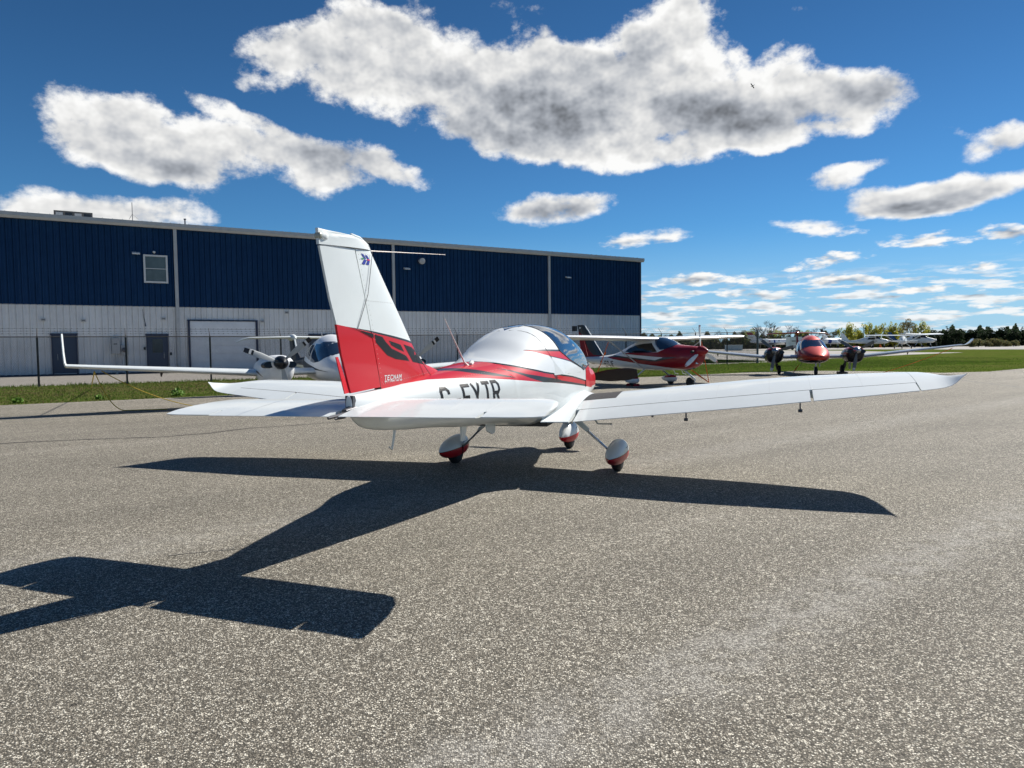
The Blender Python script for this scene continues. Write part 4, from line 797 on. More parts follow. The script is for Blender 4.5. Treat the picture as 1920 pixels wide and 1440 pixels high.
    # wheel chocks and tie-downs are things of their own
    q = lambda x, y, z=0: tuple(Vector((5.2, 26.4, 0)) + F * x + Vector((-F.y, F.x, 0)) * y + Vector((0, 0, z)))
    b = MB()
    for dx in (-.2, .2): b.prism([(-.05, 0), (.05, 0), (0, .09)], -.12, .12, lambda x, y, z, dx=dx: q(dx + x, -.93 + z, y))
    tag(b.build('wheel_chock', MDR), 'red wheel chocks round the near main wheel of the dark red nosed high-wing aeroplane', 'wheel chock')
    tag(MB().tube([q(.3, -2.3, 1.60), q(.15, -2.55, .8), q(.0, -2.8, .02)], [.012, .016, .016], 6).tube([q(.25, -2.38, 1.25), q(.22, -2.42, 1.15)], .03, 6).build('tie_down_strap', MOrg), 'orange tie-down strap from the near wing of the high-wing aeroplane down to the apron', 'strap', 'orange tie-down straps')
    tag(MB().tube([q(.3, 2.25, 1.60), q(.32, 2.42, .8), q(.35, 2.6, .02)], .014, 6).tube([q(.2, 1.6, .65), q(.3, 2.1, .3), q(.35, 2.6, .02)], [.014, .03, .014], 6).build('tie_down_strap', MOrg), 'orange tie-down strap hanging beside the nose wheel of the high-wing aeroplane', 'strap', 'orange tie-down straps')
high_wing_single()

def twin(loc, F, label, body, dark, fin_m, tailm, wing_m, props, zt_tip, half, winglet, spin, blade_m, tipm, detail=True, glassm=None, wingz=(.80, .10), tz=2.08, belly=None, red=False):
    R = empty('light_aircraft', loc, atan2(F[1], F[0])); tag(R, label, 'aeroplane')
    H = Hull([(-5.2, .06, .95, 1.05, 1.15, 2, 2), (-4, .12, .90, 1.03, 1.20, 2, 2), (-2.6, .24, .80, 1.02, 1.30, 2, 2.2), (-1.6, .46, .66, 1.0, 1.50, 2, 2.4), (-.9, .60, .57, .98, 1.76, 2, 2.6), (-.2, .66, .54, .97, 1.88, 2.05, 2.8), (.45, .68, .53, .96, 1.78, 2.05, 2.8), (.9, .67, .53, .95, 1.56, 2, 2.6), (1.25, .64, .54, .93, 1.36, 2.1, 2.5), (1.7, .56, .57, .90, 1.22, 2.2, 2.4), (2.1, .42, .62, .86, 1.08, 2.1, 2.2), (2.38, .22, .72, .84, .95, 2, 2), (2.45, .05, .80, .84, .88, 2, 2)])
    f = H.whole('fuselage', body, R, 40, 18)
    wb = lambda x: float(np.interp(x, [-.9, -.2, .45, .9, 1.32], [1.28, 1.16, 1.10, 1.14, 1.34]))
    xs = lin(.02, 1.32, 14)
    H.grid(xs, lambda i, x: H.ang(x, wb(x)), lambda i, x: pi / 2 if x > .68 else H.ang(x, 1.66 if x > .3 else 1.60), 12, 'windscreen', glassm or MGlass, R, caps=False, e=.006)
    H.grid(lin(-.95, -.08, 8), lambda i, x: H.ang(x, wb(x) + .02), lambda i, x: H.ang(x, min(1.58, H.prm(x)[3] - .12)), 6, 'side_window', glassm or MGlass, R, caps=False, e=.006)
    wz = lambda y: wingz[0] + wingz[1] * max(0, abs(y) - 2.2)
    def ws(y): a = abs(y); return ((.62 - .06 * max(0, a - 2.2), y, wz(y) + .02), (-.75 + .12 * max(0, a - 2.2), y, wz(y) - .03), 0, 1, .15)
    for sd in (-1, 1):
        ys = [.4, 1.2, 2.2, 4.2, half - .35, half - .05]; w = foil('wing', [ws(sd * y) for y in ys], wing_m, R, n=10)
        LE, TE = ws(sd * (half - .05))[:2]; LE, TE = Vector(LE), Vector(TE)
        wl = [(LE, TE)] + [(LE + Vector((-dx, sd * dy, dz)), TE + Vector((-dx * .45, sd * dy, dz))) for dx, dy, dz in winglet]
        foil('winglet', [(a, b_) for a, b_ in wl], wing_m, w, t=.10, camber=0, up=(0, -sd * .8, .6), n=7)
        y = sd * 1.75; hub = (1.55, y, 1.14)
        N = Hull([(-1.15, .06, .82, .9, .98, 2, 2), (-.6, .26, .68, .95, 1.14, 2, 2.2), (.1, .40, .58, .96, 1.27, 2.1, 2.4), (.7, .43, .54, .98, 1.32, 2.2, 2.4), (1.15, .40, .58, 1.02, 1.33, 2.3, 2.4), (1.38, .30, .74, 1.08, 1.30, 2.2, 2.2), (1.44, .2, .92, 1.12, 1.27, 2, 2)])
        nac = N.whole('engine_nacelle', dark, R, 26, 16); nac.location.y = y
        for s2 in (-1, 1):
            ck = MB().tube([(1.20, s2 * .27, 1.07), (1.43, s2 * .27, 1.09)], [.16, .13], 12, flat=.62).build('cooling_intake', MK, nac, True)
        MB().box((1.17, .0, .66), (.05, .14, .035)).build('lower_intake', MK, nac)
        MB().lathe([(-.14, .17), (-.02, .17), (.08, .15), (.17, .10), (.24, .03), (.255, 0)], hub, (1, 0, 0), 18).build('spinner', spin, R, True)
        for a in props[0 if sd < 0 else 1]:
            bl = blade('propeller_blade', hub, (1, 0, 0), radians(a), .93, .16, blade_m, R, root=.12, twist=.5)
            r = Vector((0, 0, 1)) * cos(radians(a)) + Vector((0, -1, 0)) * sin(radians(a)); s_ = Vector((1, 0, 0)).cross(r); tw = .5 * .4; cdir = (s_ * cos(tw) + Vector((1, 0, 0)) * sin(tw))
            for k, (r0, r1, mm) in enumerate(tipm):
                P = [Vector(hub) + r * r0 - cdir * .055, Vector(hub) + r * r1 - cdir * .05, Vector(hub) + r * r1 + cdir * .06, Vector(hub) + r * r0 + cdir * .065]; nn = cdir.cross(r).normalized() * .017
                MB().add([p + nn for p in P] + [p - nn for p in P], [(0, 1, 2, 3), (7, 6, 5, 4), (0, 4, 5, 1), (1, 5, 6, 2), (2, 6, 7, 3), (3, 7, 4, 0)]).build('blade_tip_band', mm, bl)
        wheel(R, -.05, sd * 1.42, 0, .22, .15, R)
        MB().tube([(.0, sd * 1.56, .72), (-.05, sd * 1.55, .42), (-.05, sd * 1.50, .22)], [.06, .045, .04], 8).tube([(.0, sd * 1.5, .5), (-.2, sd * 1.42, .3)], .03, 6).build('main_leg', MDM, R, True)
        MB().box((.1, sd * 1.72, .42), (.45, .02, .34)).build('gear_door', MW, R)
        MB().tube([(-.2, sd * 4.3, wz(4.3) - .02), (-.3, sd * 4.3, wz(4.3) - .16)], [.05, .015], 6).build('flap_bracket', MDM, w)
    wheel(R, 1.62, 0, 0, .20, .13, R)
    MB().tube([(1.62, -.07, .2), (1.62, -.07, .40), (1.6, 0, .42), (1.58, 0, .62)], [.02, .025, .035, .045], 8).build('nose_leg', MMet, R, True)
    MB().box((1.55, .16, .50), (.3, .015, .20)).build('gear_door', MW, R)
    fin = foil('fin', [((-3.7, 0, 1.15), (-5.15, 0, 1.10)), ((-4.3, 0, 1.45), (-5.2, 0, 1.4)), ((-4.55, 0, 1.8), (-5.3, 0, 1.8)), ((-4.72, 0, tz - .04), (-5.38, 0, tz - .04))], fin_m, R, up=(0, 1, 0), camber=0, t=.12, n=10)
    MB().tube([(-4.28, 0, 1.44), (-4.55, 0, 1.80), (-4.70, 0, tz - .06)], .03, 6).build('leading_edge_strip', tailm, fin, True)
    MB().lathe([(-.4, .01), (-.2, .10), (.2, .12), (.38, .08), (.46, 0)], (-4.95, 0, tz), (1, 0, 0), 12).build('tail_bullet', tailm, R, True)
    hs = 1.62
    for sd in (-1, 1):
        foil('tailplane', [((-4.62, sd * .05, tz + .02), (-5.35, sd * .05, tz)), ((-4.75, sd * (hs - .25), tz), (-5.35, sd * (hs - .25), tz - .01)), ((-4.95, sd * (hs - .06), tz - .05), (-5.37, sd * (hs - .06), tz - .05)), ((-5.15, sd * (hs + .10), tz - .13), (-5.4, sd * (hs + .10), tz - .13))], tailm, R, camber=0, t=.12, n=8)
    MB().tube([(-1.1, 0, 1.70), (-1.2, 0, 1.95)], [.012, .005], 6).build('roof_aerial', MPlast, R)
    for sd in (-1, 1): MB().tube([(-.6, sd * .3, .56), (-.75, sd * .38, .32)], [.012, .008], 6).build('belly_aerial', MK, R)
    if belly: MB().prism([(-.35, .60), (.25, .58), (.05, .28)], -.008, .008, lambda x, y, z: (x, z - 1.15, y)).build('gear_fairing', MW, R)
    return R, H

# red and orange twin on the right, nose to the camera
bodyR = bands('orange_red_twin_paint', (.42, .035, .02), [((.012, .013, .016), 0., [(-1, .80), (.5, .72), (1.6, .68), (2.4, .72)], None, None), ((.55, .55, .55), [(-1, .80), (.5, .72), (1.6, .68), (2.0, .70)], [(-1, .82), (.5, .735), (1.6, .70), (2.0, .712)], None, 2.1)], x0=-5.5, x1=2.6)
bodyR.node_tree.nodes['Principled BSDF'].inputs['Metallic'].default_value = .45
nacR = bands('nacelle_red_over_black', (.012, .013, .016), [((.40, .035, .02), [(-1.2, .9), (.5, 1.12), (1.45, 1.20)], 3., None, None)], x0=-1.3, x1=1.6)
RWm = mat('pale_grey_wing', (.42, .46, .50), rough=.22, coat=.5)
RT, RH = twin((14.43, 34.4, 0), (-.25, -.97), 'orange-red twin-engined aeroplane with black engines and T-tail facing the camera', bodyR, nacR, MDR, mat('tail_red_brown', (.30, .03, .025), rough=.3, coat=.5), RWm,
    ((49, 168, -76), (58, 171, -62)), 1.44, 6.45, [(.05, .18, .03), (.12, .34, .10), (.25, .50, .22), (.34, .56, .30)], MMet, mat('grey_blade', (.10, .11, .115), rough=.35), [(.80, .93, mat('tip_grey', (.45, .47, .47), rough=.4))], tz=2.06, wingz=(.82, .115))
b = MB()
for sd in (-1, 1):
    for k in range(9): b.box((.36, sd * (.86 + k * .085), .875), (.02, .05, .012))
b.build('wing_root_vent', MK, RT)
# white and charcoal twin on the left
WH = bands('white_twin_paint', (.78, .80, .81), [((.035, .038, .045), [(-5.2, 1.0), (-2, .98), (-.2, .93), (.9, .90), (1.5, .875)], [(-5.2, 1.4), (-3.2, 1.27), (-1.4, 1.20), (-.2, 1.06), (.9, .93), (1.5, .88)], None, 1.5)], x0=-5.5, x1=2.6)
nacW = bands('white_nacelle_paint', (.78, .80, .81), [((.02, .022, .026), [(.5, .90), (.8, .86), (1.1, .78)], [(.5, .94), (.8, .92), (1.1, .79)], .5, 1.1)], x0=-1.3, x1=1.6)
WT_O = Vector((-4.93, 19.77, 0)); WT_F = Vector((.5, -.866, 0)).normalized(); WT_L = Vector((-WT_F.y, WT_F.x, 0))
WTr, _h = twin(tuple(WT_O), tuple(WT_F), 'white and charcoal twin-engined aeroplane with winglets parked left behind the foreground tail', WH, nacW, MDG, MW, MW,
    ((69, -51, -171), (69, -51, -171)), 1.1, 6.35, [(.04, .03, .08), (.10, .05, .30), (.18, .07, .74)], MK, mat('pale_grey_blade', (.40, .42, .42), rough=.35), [(.70, .755, MK), (.755, .81, MPlast), (.81, .93, MK)], tz=1.87, wingz=(.84, .068), belly=True)
# ropes and straps that hold the twins down
def wl(x, y, z=0, O=WT_O, F=WT_F, L=WT_L): return tuple(O + F * x + L * y + Vector((0, 0, z)))
def sag(a, b, d, n=12): a, b = Vector(a), Vector(b); return [a.lerp(b, t) - Vector((0, 0, d * 4 * t * (1 - t))) for t in lin(0, 1, n)]
tag(MB().tube(sag(wl(-.3, -5.6, 1.0), (-8.35, 18.6, .02), .12), .011, 6).build('tie_down_rope', MYel), 'long yellow tie-down rope from the white twin left wing across to the apron edge', 'rope', 'yellow tie-down ropes')
tag(MB().tube(sag(wl(-.3, -5.75, 1.0), (-9.6, 17.5, .02), .2) + sag((-9.6, 17.5, .015), (-8.6, 17.7, .012), 0, 5), .011, 6).build('tie_down_rope', MYel), 'yellow tie-down rope lying on the apron below the white twin wing tip', 'rope', 'yellow tie-down ropes')
tag(MB().tube(sag(wl(-.35, -5.75, .98), (-16.6, 28., .02), .04), .014, 6).build('tie_down_rope', MYel), 'short yellow tie-down rope from the white twin wing into the grass by the fence', 'rope', 'yellow tie-down ropes')
RF = Vector((-.25, -.97, 0)).normalized(); RL = Vector((-RF.y, RF.x, 0)); RO = Vector((14.43, 34.4, 0))
tag(MB().tube(sag(wl(0, 6.1, 1.18, RO, RF, RL), (17.4, 33.6, .02), .05), [.014] * 13, 6).build('tie_down_strap', MOrg), 'long orange tie-down strap slanting from the red twin right-hand wing to the apron', 'strap', 'orange tie-down straps')
tag(MB().tube([wl(-.2, -.5, .45, RO, RF, RL), wl(-.3, -.62, .25, RO, RF, RL), wl(-.3, -.75, .06, RO, RF, RL)], [.02, .05, .02], 6, flat=.4).build('tie_down_strap', MOrg), 'short orange strap hanging under the belly of the red twin', 'strap', 'orange tie-down straps')
tag(MB().box(wl(-.25, 1.42, .06, RO, RF, RL), (.12, .5, .12), .25).box(wl(.2, 1.42, .06, RO, RF, RL), (.12, .5, .12), .25).build('wheel_chock', MDM), 'dark wheel chocks round the right-hand main wheel of the red twin', 'wheel chock')

def far_high_wing(loc, F, scale, label, finm, body=MW, strut=True, span=5.4):
    R = empty('light_aircraft', loc, atan2(F[1], F[0])); R.scale = (scale,) * 3; tag(R, label, 'aeroplane', 'aeroplanes far across the field')
    H = Hull([(-4.9, .05, 1.0, 1.1, 1.2, 2, 2), (-2.5, .28, .82, 1.1, 1.45, 2, 2), (-1, .52, .72, 1.1, 1.95, 2.3, 2.4), (.5, .56, .70, 1.1, 2.1, 2.4, 2.6), (1.1, .54, .72, 1.1, 1.7, 2.2, 2.4), (2, .45, .75, 1.1, 1.45, 2.2, 2.2), (2.4, .2, .95, 1.15, 1.3, 2, 2)])
    H.whole('fuselage', body, R, 18, 12)
    H.grid(lin(.35, 1.25, 5), lambda i, x: H.ang(x, float(np.interp(x, [.35, 1.25], [1.6, 1.5]))), lambda i, x: pi / 2, 6, 'windscreen', MWin, R, caps=False, e=.01)
    for sd in (-1, 1): decal('cabin_window', [[(-1.0, 1.45), (-.8, 1.75), (.3, 1.8), (.4, 1.4)]], H.half, MWin, R, sides=(sd,), eps=.01, cell=.3)
    foil('wing', [((.9 - .25 * (abs(y) > 4), y, 2.13 + .02 * abs(y)), (-.65 + .1 * (abs(y) > 4), y, 2.05 + .02 * abs(y))) for y in (-span, -span + .1, -2.5, 0, 2.5, span - .1, span)], MW, R, n=7)
    foil('fin', [((-3.6, 0, 1.2), (-5.0, 0, 1.2)), ((-4.1, 0, 1.7), (-5.1, 0, 1.7)), ((-4.7, 0, 2.6), (-5.3, 0, 2.6))], finm, R, up=(0, 1, 0), camber=0, n=6)
    foil('tailplane', [((-4.2 - .1 * (abs(y) > 1.5), y, 1.2), (-5.1, y, 1.2)) for y in (-1.7, -1.6, 0, 1.6, 1.7)], MW, R, camber=0, n=6)
    for sd in (-1, 1):
        MB().tube([(.1, sd * .5, .85), (.15, sd * 2.5, 2.12)], .05, 6).build('wing_strut', MW, R)
        wheel(R, -.2, sd * 1.2, 0, .22, .16, R); MB().tube([(-.1, sd * .45, .85), (-.2, sd * 1.15, .25)], .05, 6).build('main_leg', MW, R)
    wheel(R, 1.7, 0, 0, .2, .15, R); MB().tube([(1.7, 0, .8), (1.7, 0, .2)], .05, 6).build('nose_leg', MW, R)
    MB().lathe([(0, .18), (.2, .1), (.3, 0)], (2.4, 0, 1.15), (1, 0, 0), 10).build('spinner', MMet, R)
    for a in (20, 200): blade('propeller_blade', (2.45, 0, 1.15), (1, 0, 0), radians(a), .95, .16, MDG, R)
    return R
def far_jet():
    R = empty('business_jet', (105., 280., 0), 0.02); R.scale = (1.42,) * 3
    tag(R, 'white business jet with grey belly and dark red tail tip beyond the fence', 'jet', 'aeroplanes far across the field')
    gy = (.25, .24, .25)
    H = Hull([(-8, .1, 1.9, 2.1, 2.3, 2, 2), (-6, .6, 1.45, 2.0, 2.6, 2, 2), (-3.5, .85, 1.15, 1.9, 2.75, 2, 2), (4, .86, 1.1, 1.9, 2.75, 2, 2), (5.5, .75, 1.15, 1.8, 2.6, 2, 2), (6.6, .55, 1.3, 1.7, 2.1, 2, 2), (8.0, .05, 1.55, 1.65, 1.75, 2, 2)])
    f = H.whole('fuselage', bands('jet_paint', (.80, .81, .82), [(gy, 0., 1.75, None, None), ((.02, .05, .25), 1.75, 2.5, -1.7, -1.3)], x0=-9, x1=9), R, 24, 14)
    decal('cockpit_window', [[(5.1, 2.1), (5.3, 2.4), (6.0, 2.3), (6.2, 2.1)]], H.half, MWin, R, sides=(-1, 1), eps=.02, cell=.5)
    for x in (-.3, 2.2): decal('cabin_window', [[(x - .15, 2.05), (x - .15, 2.4), (x + .15, 2.4), (x + .15, 2.05)]], H.half, MDG, R, sides=(-1, 1), eps=.02, cell=.5)
    decal('side_lettering', sum([letter(ch, -4.4 + .36 * i, 2.0, .26, .36, .08) for i, ch in enumerate('C-FOR')], []), H.half, MDR, R, eps=.02, cell=1.)
    for sd in (-1, 1):
        foil('wing', [((1.5, sd * .6, 1.35), (-2.2, sd * .6, 1.3)), ((-1.3, sd * 7, 1.7), (-2.4, sd * 7, 1.7))], MW, R, n=7, camber=0, t=.1)
        MB().lathe([(-1.6, .25), (-.8, .46), (.8, .5), (1.1, .42)], (-4.6, sd * 1.35, 2.35), (1, 0, 0), 12).build('jet_engine', MW, R, True)
        foil('tailplane', [((-6.8, sd * .1, 3.3), (-8.2, sd * .1, 3.3)), ((-8.0, sd * 2.6, 3.4), (-8.8, sd * 2.6, 3.4))], MW, R, n=6, camber=0, t=.1)
        wheel(R, -1.6, sd * 1.4, 0, .35, .3, R); MB().tube([(-1.6, sd * 1.4, .35), (-1.6, sd * 1.3, 1.3)], .1, 6).build('main_leg', MW, R)
    MB().tube([(-4.65, -1.35, 2.35), (-4.65, -1.36, 2.36)], .3, 8).build('engine_inlet', MK, R)
    fm = bands('jet_fin_paint', (.80, .81, .82), [((.20, .015, .03), 3.9, 9., None, None)], x0=-12, x1=0, z1=8)
    foil('fin', [((-4.8, 0, 2.5), (-7.6, 0, 2.3)), ((-6.3, 0, 3.3), (-8.2, 0, 3.3)), ((-7.6, 0, 4.6), (-9.2, 0, 4.6))], fm, R, up=(0, 1, 0), camber=0, n=6)
    wheel(R, 5.6, 0, 0, .25, .2, R); MB().tube([(5.6, 0, .25), (5.6, 0, 1.3)], .08, 6).build('nose_leg', MW, R)
far_jet()
far_high_wing((136, 268, 0), (.93, -.36), 2.15, 'white high-wing aeroplane with grey fin beyond the red twin, nose to the right', MW)
far_high_wing((112.5, 205, 0), (.42, .90), 1.78, 'white high-wing aeroplane seen from behind near the conifers, nearer of two', MW, span=5.6)
far_high_wing((150, 262, 0), (.55, -.83), 2.25, 'large white high-wing aeroplane with a dark blue fin tip behind another near the conifers', MBL, span=5.7)
def far_lowwing():
    R = empty('light_aircraft', (128, 282, 0), .42); R.scale = (1.7,) * 3; tag(R, 'white aeroplane with swept dark-tipped tail just right of the red twin cabin', 'aeroplane', 'aeroplanes far across the field')
    H = Hull([(-4.2, .3, 1.2, 1.6, 2.0, 2, 2), (-3, .7, 1.0, 1.6, 2.3, 2, 2), (0, .8, .95, 1.6, 2.35, 2, 2), (3, .6, 1.1, 1.6, 2.2, 2, 2), (4.6, .1, 1.4, 1.6, 1.7, 2, 2)])
    H.whole('fuselage', bands('spotted_paint', (.8, .81, .82), [((.02, .05, .25), 1.1, 2.0, -2.9, -1.9)], x0=-5, x1=5), R, 16, 12)
    foil('fin', [((-1.8, 0, 2.1), (-3.8, 0, 2.0)), ((-3.4, 0, 3.4), (-4.5, 0, 3.4)), ((-4.0, 0, 4.4), (-4.8, 0, 4.4))], bands('dark_tip_paint', (.8, .81, .82), [((.02, .02, .03), 3.7, 9., None, None)], x0=-6, x1=0, z1=8), R, up=(0, 1, 0), camber=0, n=6)
    foil('wing', [((1, y, 1.2 + .05 * abs(y)), (-.8, y, 1.15 + .05 * abs(y))) for y in (-6, 0, 6)], MW, R, n=6)
    foil('tailplane', [((-3.2, y, 2.9), (-4.2, y, 2.9)) for y in (-2.4, 0, 2.4)], MW, R, n=6, camber=0)
    for sd in (-1, 1): wheel(R, -.3, sd * 1.1, 0, .3, .2, R); MB().tube([(-.3, sd * 1.1, .3), (-.3, sd, 1.1)], .08, 6).build('main_leg', MW, R)
    wheel(R, 3, 0, 0, .25, .2, R); MB().tube([(3, 0, .3), (3, 0, 1.2)], .08, 6).build('nose_leg', MW, R)
far_lowwing()
# tiny aircraft in the sky
def sky_plane():
    d = Vector((.3365, 1., .3573)).normalized(); R = empty('light_aircraft', tuple(d * 900 + Vector((0, 0, CH))), 2.4); R.rotation_euler = (.5, .2, 2.4); tag(R, 'tiny dark aeroplane flying high in front of the big grey cloud', 'aeroplane'); R.scale = (.75,) * 3
    Hull([(-3, .1, -.1, 0, .2, 2, 2), (0, .5, -.5, 0, .5, 2, 2), (3, .15, -.2, 0, .2, 2, 2)]).whole('fuselage', MDG, R, 8, 8)
    foil('wing', [((.9, y, .1), (-.6, y, .1)) for y in (-5, 0, 5)], MDG, R, n=4)
    foil('fin', [((-2, 0, 0), (-3, 0, 0)), ((-2.6, 0, 1.3), (-3.2, 0, 1.3))], MDG, R, up=(0, 1, 0), camber=0, n=4)
sky_plane()
# airfield bits far off
def cone(x, y, s, lab):
    R = empty('marker_cone', (x, y, 0)); tag(R, lab, 'marker'); MB().lathe([(0, .38 * s), (.9 * s, .08 * s)], (0, 0, .05), (0, 0, 1), 10).build('cone', MOrg, R); MB().box((0, 0, .03), (s * .95, s * .95, .06)).build('base', MOrg, R)
cone(151, 292, 1.5, 'small orange marker on the grass right of the red twin'); cone(199, 285, 1.2, 'small orange marker beside the runway at the far right')
R = empty('equipment_trailer', (84, 212, 0)); tag(R, 'small white box trailer behind the red twin fin, right of the jet nose', 'trailer')
MB().box((0, 0, 2.35), (3.6, 3, 3.0)).build('box_body', mat('pale_green_white', (.62, .68, .62), rough=.6), R); MB().box((-.2, -1.53, 2.6), (2.2, .03, .25)).build('sign_panel', MDG, R)
for x in (-1, 1): MB().lathe([(-.15, .45), (.15, .45)], (x, -1.3, .45), (0, 1, 0), 12).build('wheel', MRub, R)
MB().tube([(1.6, -1.2, .9), (1.6, -1.2, 0)], .06, 6).build('jack_leg', MDM, R)
R = empty('field_box', (62, 199, 0)); tag(R, 'pale electrical cabinet by the dark hedge left of the fence end post', 'cabinet')
MB().box((0, 0, .85), (4.6, 1.2, 1.5)).build('cabinet_body', mat('pale_cabinet', (.45, .55, .58), rough=.6), R); MB().box((0, 0, 1.65), (4.8, 1.4, .1)).build('cabinet_lid', MPlast, R)

# ------------------------------------------------------------------ hangar
def W(u, v=0., z=0.): return fp(u, v, z)
HB = mat('blue_cladding', (.008, .042, .115), rough=.6, spec=.15, var=.10, vs=.6)
HBd = mat('blue_cladding_weathered', (.010, .047, .125), rough=.6, spec=.15, var=.12, vs=.8)
HWh = mat('white_cladding', (.82, .81, .79), rough=.5, var=.06, vs=.7)
HWd = mat('white_cladding_dusty', (.78, .77, .75), rough=.5, var=.08, vs=.9)
HTr = mat('grey_trim', (.50, .50, .49), rough=.5, var=.06, vs=2); HNavy = mat('navy_trim', (.012, .022, .06), rough=.45)
HDoor = mat('blue_grey_door', (.035, .055, .095), rough=.45); HGar = mat('white_door_section', (.80, .81, .82), rough=.45, var=.06, vs=1.5)
HConc = mat('concrete', (.22, .21, .20), rough=.9, var=.2, vs=4)
ANG = .555
def hangar():
    R = empty('hangar', tuple(G0), ANG); tag(R, 'long blue and white metal-clad hangar behind the chain-link fence', 'hangar')
    L0, L1 = -11., 54.75
    b = MB().box(((L0 + L1) / 2, 16, 5.2), (L1 - L0 - .1, 31.7, 10.2)); b.build('wall_core', HWh, R)
    # one sheet of ribbed cladding, shared by all
    def sheet_mesh(name, w, h, z0, m):
        prof = [(0, 0)]; n = 3
        for k in range(n):
            c = w * (k + .5) / n; prof += [(c - .095, 0), (c - .085, .035), (c - .055, .035), (c - .045, 0), (c - .032, -.07), (c + .032, -.07), (c + .045, 0)]
            if k < n - 1: e = w * (k + 1) / n; prof += [(e - .05, 0), (e - .03, -.012), (e + .03, -.012), (e + .05, 0)]
        prof += [(w - .006, 0), (w - .006, .03), (0, .03)]
        V = [(x, y, z) for z in (z0, z0 + h) for x, y in prof]; k = len(prof)
        F = [(i, i + 1, k + i + 1, k + i) for i in range(k - 3)] + [(k - 3, k - 2, 2 * k - 2, 2 * k - 3), (k - 1, 0, k, 2 * k - 1)]
        me = bpy.data.meshes.new(name); me.from_pydata(V, [], F); me.materials.append(m); me.update(); return me
    sw = 1.12; n = int(round((L1 - L0) / sw)); sw = (L1 - L0) / n
    bl = [sheet_mesh('blue_wall_sheet', sw, 5.72, 4.68, m) for m in (HB, HBd)]; wh = [sheet_mesh('white_wall_sheet', sw, 4.60, .08, m) for m in (HWh, HWd)]
    rnd = random.Random(5)
    for i in range(n):
        for ms, nm in ((bl, 'blue_wall_sheet'), (wh, 'white_wall_sheet')):
            o = link(nm, ms[rnd.random() < .4], R); o.location = (L0 + i * sw, -.05 - rnd.uniform(0, .006), 0)
    MB().box(((L0 + L1) / 2, -.02, .05), (L1 - L0, .1, .1)).build('base_flashing', HNavy, R)
    MB().box(((L0 + L1) / 2, -.085, 4.685), (L1 - L0, .05, .05)).build('belt_flashing', HTr, R)
    # roof with a low pitch, eave gutter
    b = MB(); b.prism([(-.45, 10.38), (16, 11.25), (32.2, 10.38), (32.2, 10.22), (16, 11.05), (-.35, 10.22)], L0 - .25, L1 + .25, lambda y, z, x: (x, y, z)); b.build('roof', HTr, R)
    MB().prism([(-.24, 10.36), (-.30, 10.40), (-.34, 10.60), (-.46, 10.60), (-.46, 10.36)], L0 - .25, L1 + .25, lambda y, z, x: (x, y, z)).build('gutter', HTr, R)
    b = MB()
    for k in range(int((L1 - L0) / .6)): b.box((L0 + .3 + k * .6, -.2, 10.62), (.03, .5, .03))
    o = b.build('roof_ribs', HTr, R); o['kind'] = 'stuff'
    for u in (10.57, 27.2, 43.1): MB().prism([(-.11, 0), (.11, 0), (.11, .14), (-.11, .14)], .1, 10.37, lambda x, y, z, u=u: (u + x, -.27 + y, z)).build('downspout', HTr, R)
    MB().box((L1 - .02, -.06, 5.25), (.2, .14, 10.3)).build('corner_trim', HNavy, R)
    # doors
    def door(u0, u1, z0, z1, glass=None, handle=None):
        d = MB().box(((u0 + u1) / 2, -.14, (z0 + z1) / 2), (u1 - u0 - .16, .05, z1 - z0 - .1)).build('door', HDoor, R)
        MB().box((u0 + .04, -.15, (z0 + z1) / 2), (.08, .12, z1 - z0)).box((u1 - .04, -.15, (z0 + z1) / 2), (.08, .12, z1 - z0)).box(((u0 + u1) / 2, -.15, z1 + .02), (u1 - u0 + .1, .16, .13)).build('door_frame', HNavy, d)
        if glass: MB().box(((glass[0] + glass[1]) / 2, -.175, (glass[2] + glass[3]) / 2), (glass[1] - glass[0], .03, glass[3] - glass[2])).build('door_window', MWin, d)
        if handle: MB().tube([(handle, -.17, z0 + .95), (handle, -.22, z0 + 1.0), (handle, -.22, z0 + 1.3), (handle, -.17, z0 + 1.35)], .02, 6).build('door_handle', MMet, d)
        MB().box(((u0 + u1) / 2, -.17, z0 + .03), (u1 - u0 - .2, .04, .05)).build('threshold', HTr, d)
    door(2.87, 4.33, .08, 2.72, handle=3.2); door(8.5, 9.88, .08, 2.68, (8.88, 9.53, 1.45, 2.4), 9.6)
    door(20.0, 21.15, .08, 2.68); door(21.2, 22.35, .08, 2.68, None, 21.5)
    g0, g1 = 11.35, 15.95
    for k in range(6): MB().box(((g0 + g1) / 2, -.125, .12 + (k + .5) * .595), (g1 - g0, .05, .58)).box(((g0 + g1) / 2, -.155, .12 + (k + .5) * .595), (g1 - g0 - .3, .02, .30)).build('garage_door_section', HGar, R)
    MB().box((g0 - .06, -.15, 1.88), (.13, .14, 3.7)).box((g1 + .07, -.15, 1.88), (.16, .14, 3.7)).box(((g0 + g1) / 2, -.15, 3.76), (g1 - g0 + .3, .14, .08)).build('garage_door_frame', HNavy, R)
    # upper window
    w = MB().box((9.27, -.13, 7.345), (1.30, .03, 1.72)).build('window', mat('window_glass', (.10, .13, .13), rough=.12, spec=.5, var=.2, vs=1.5), R)
    b = MB()
    for u in (8.56, 9.98): b.box((u, -.15, 7.345), (.12, .12, 1.98))
    for z in (6.42, 8.27): b.box((9.27, -.15, z), (1.30, .12, .12))
    b.build('window_frame', MPlast, w)
    MB().box((9.27, -.16, 7.37), (1.3, .03, .04)).build('sash_bar', MPlast, w)
hangar()
def fitting(name, u, z, lab, cat, fn, group=None, v=-.1):
    R = empty(name, W(u, v, z), ANG); tag(R, lab, cat, group); fn(R); return R
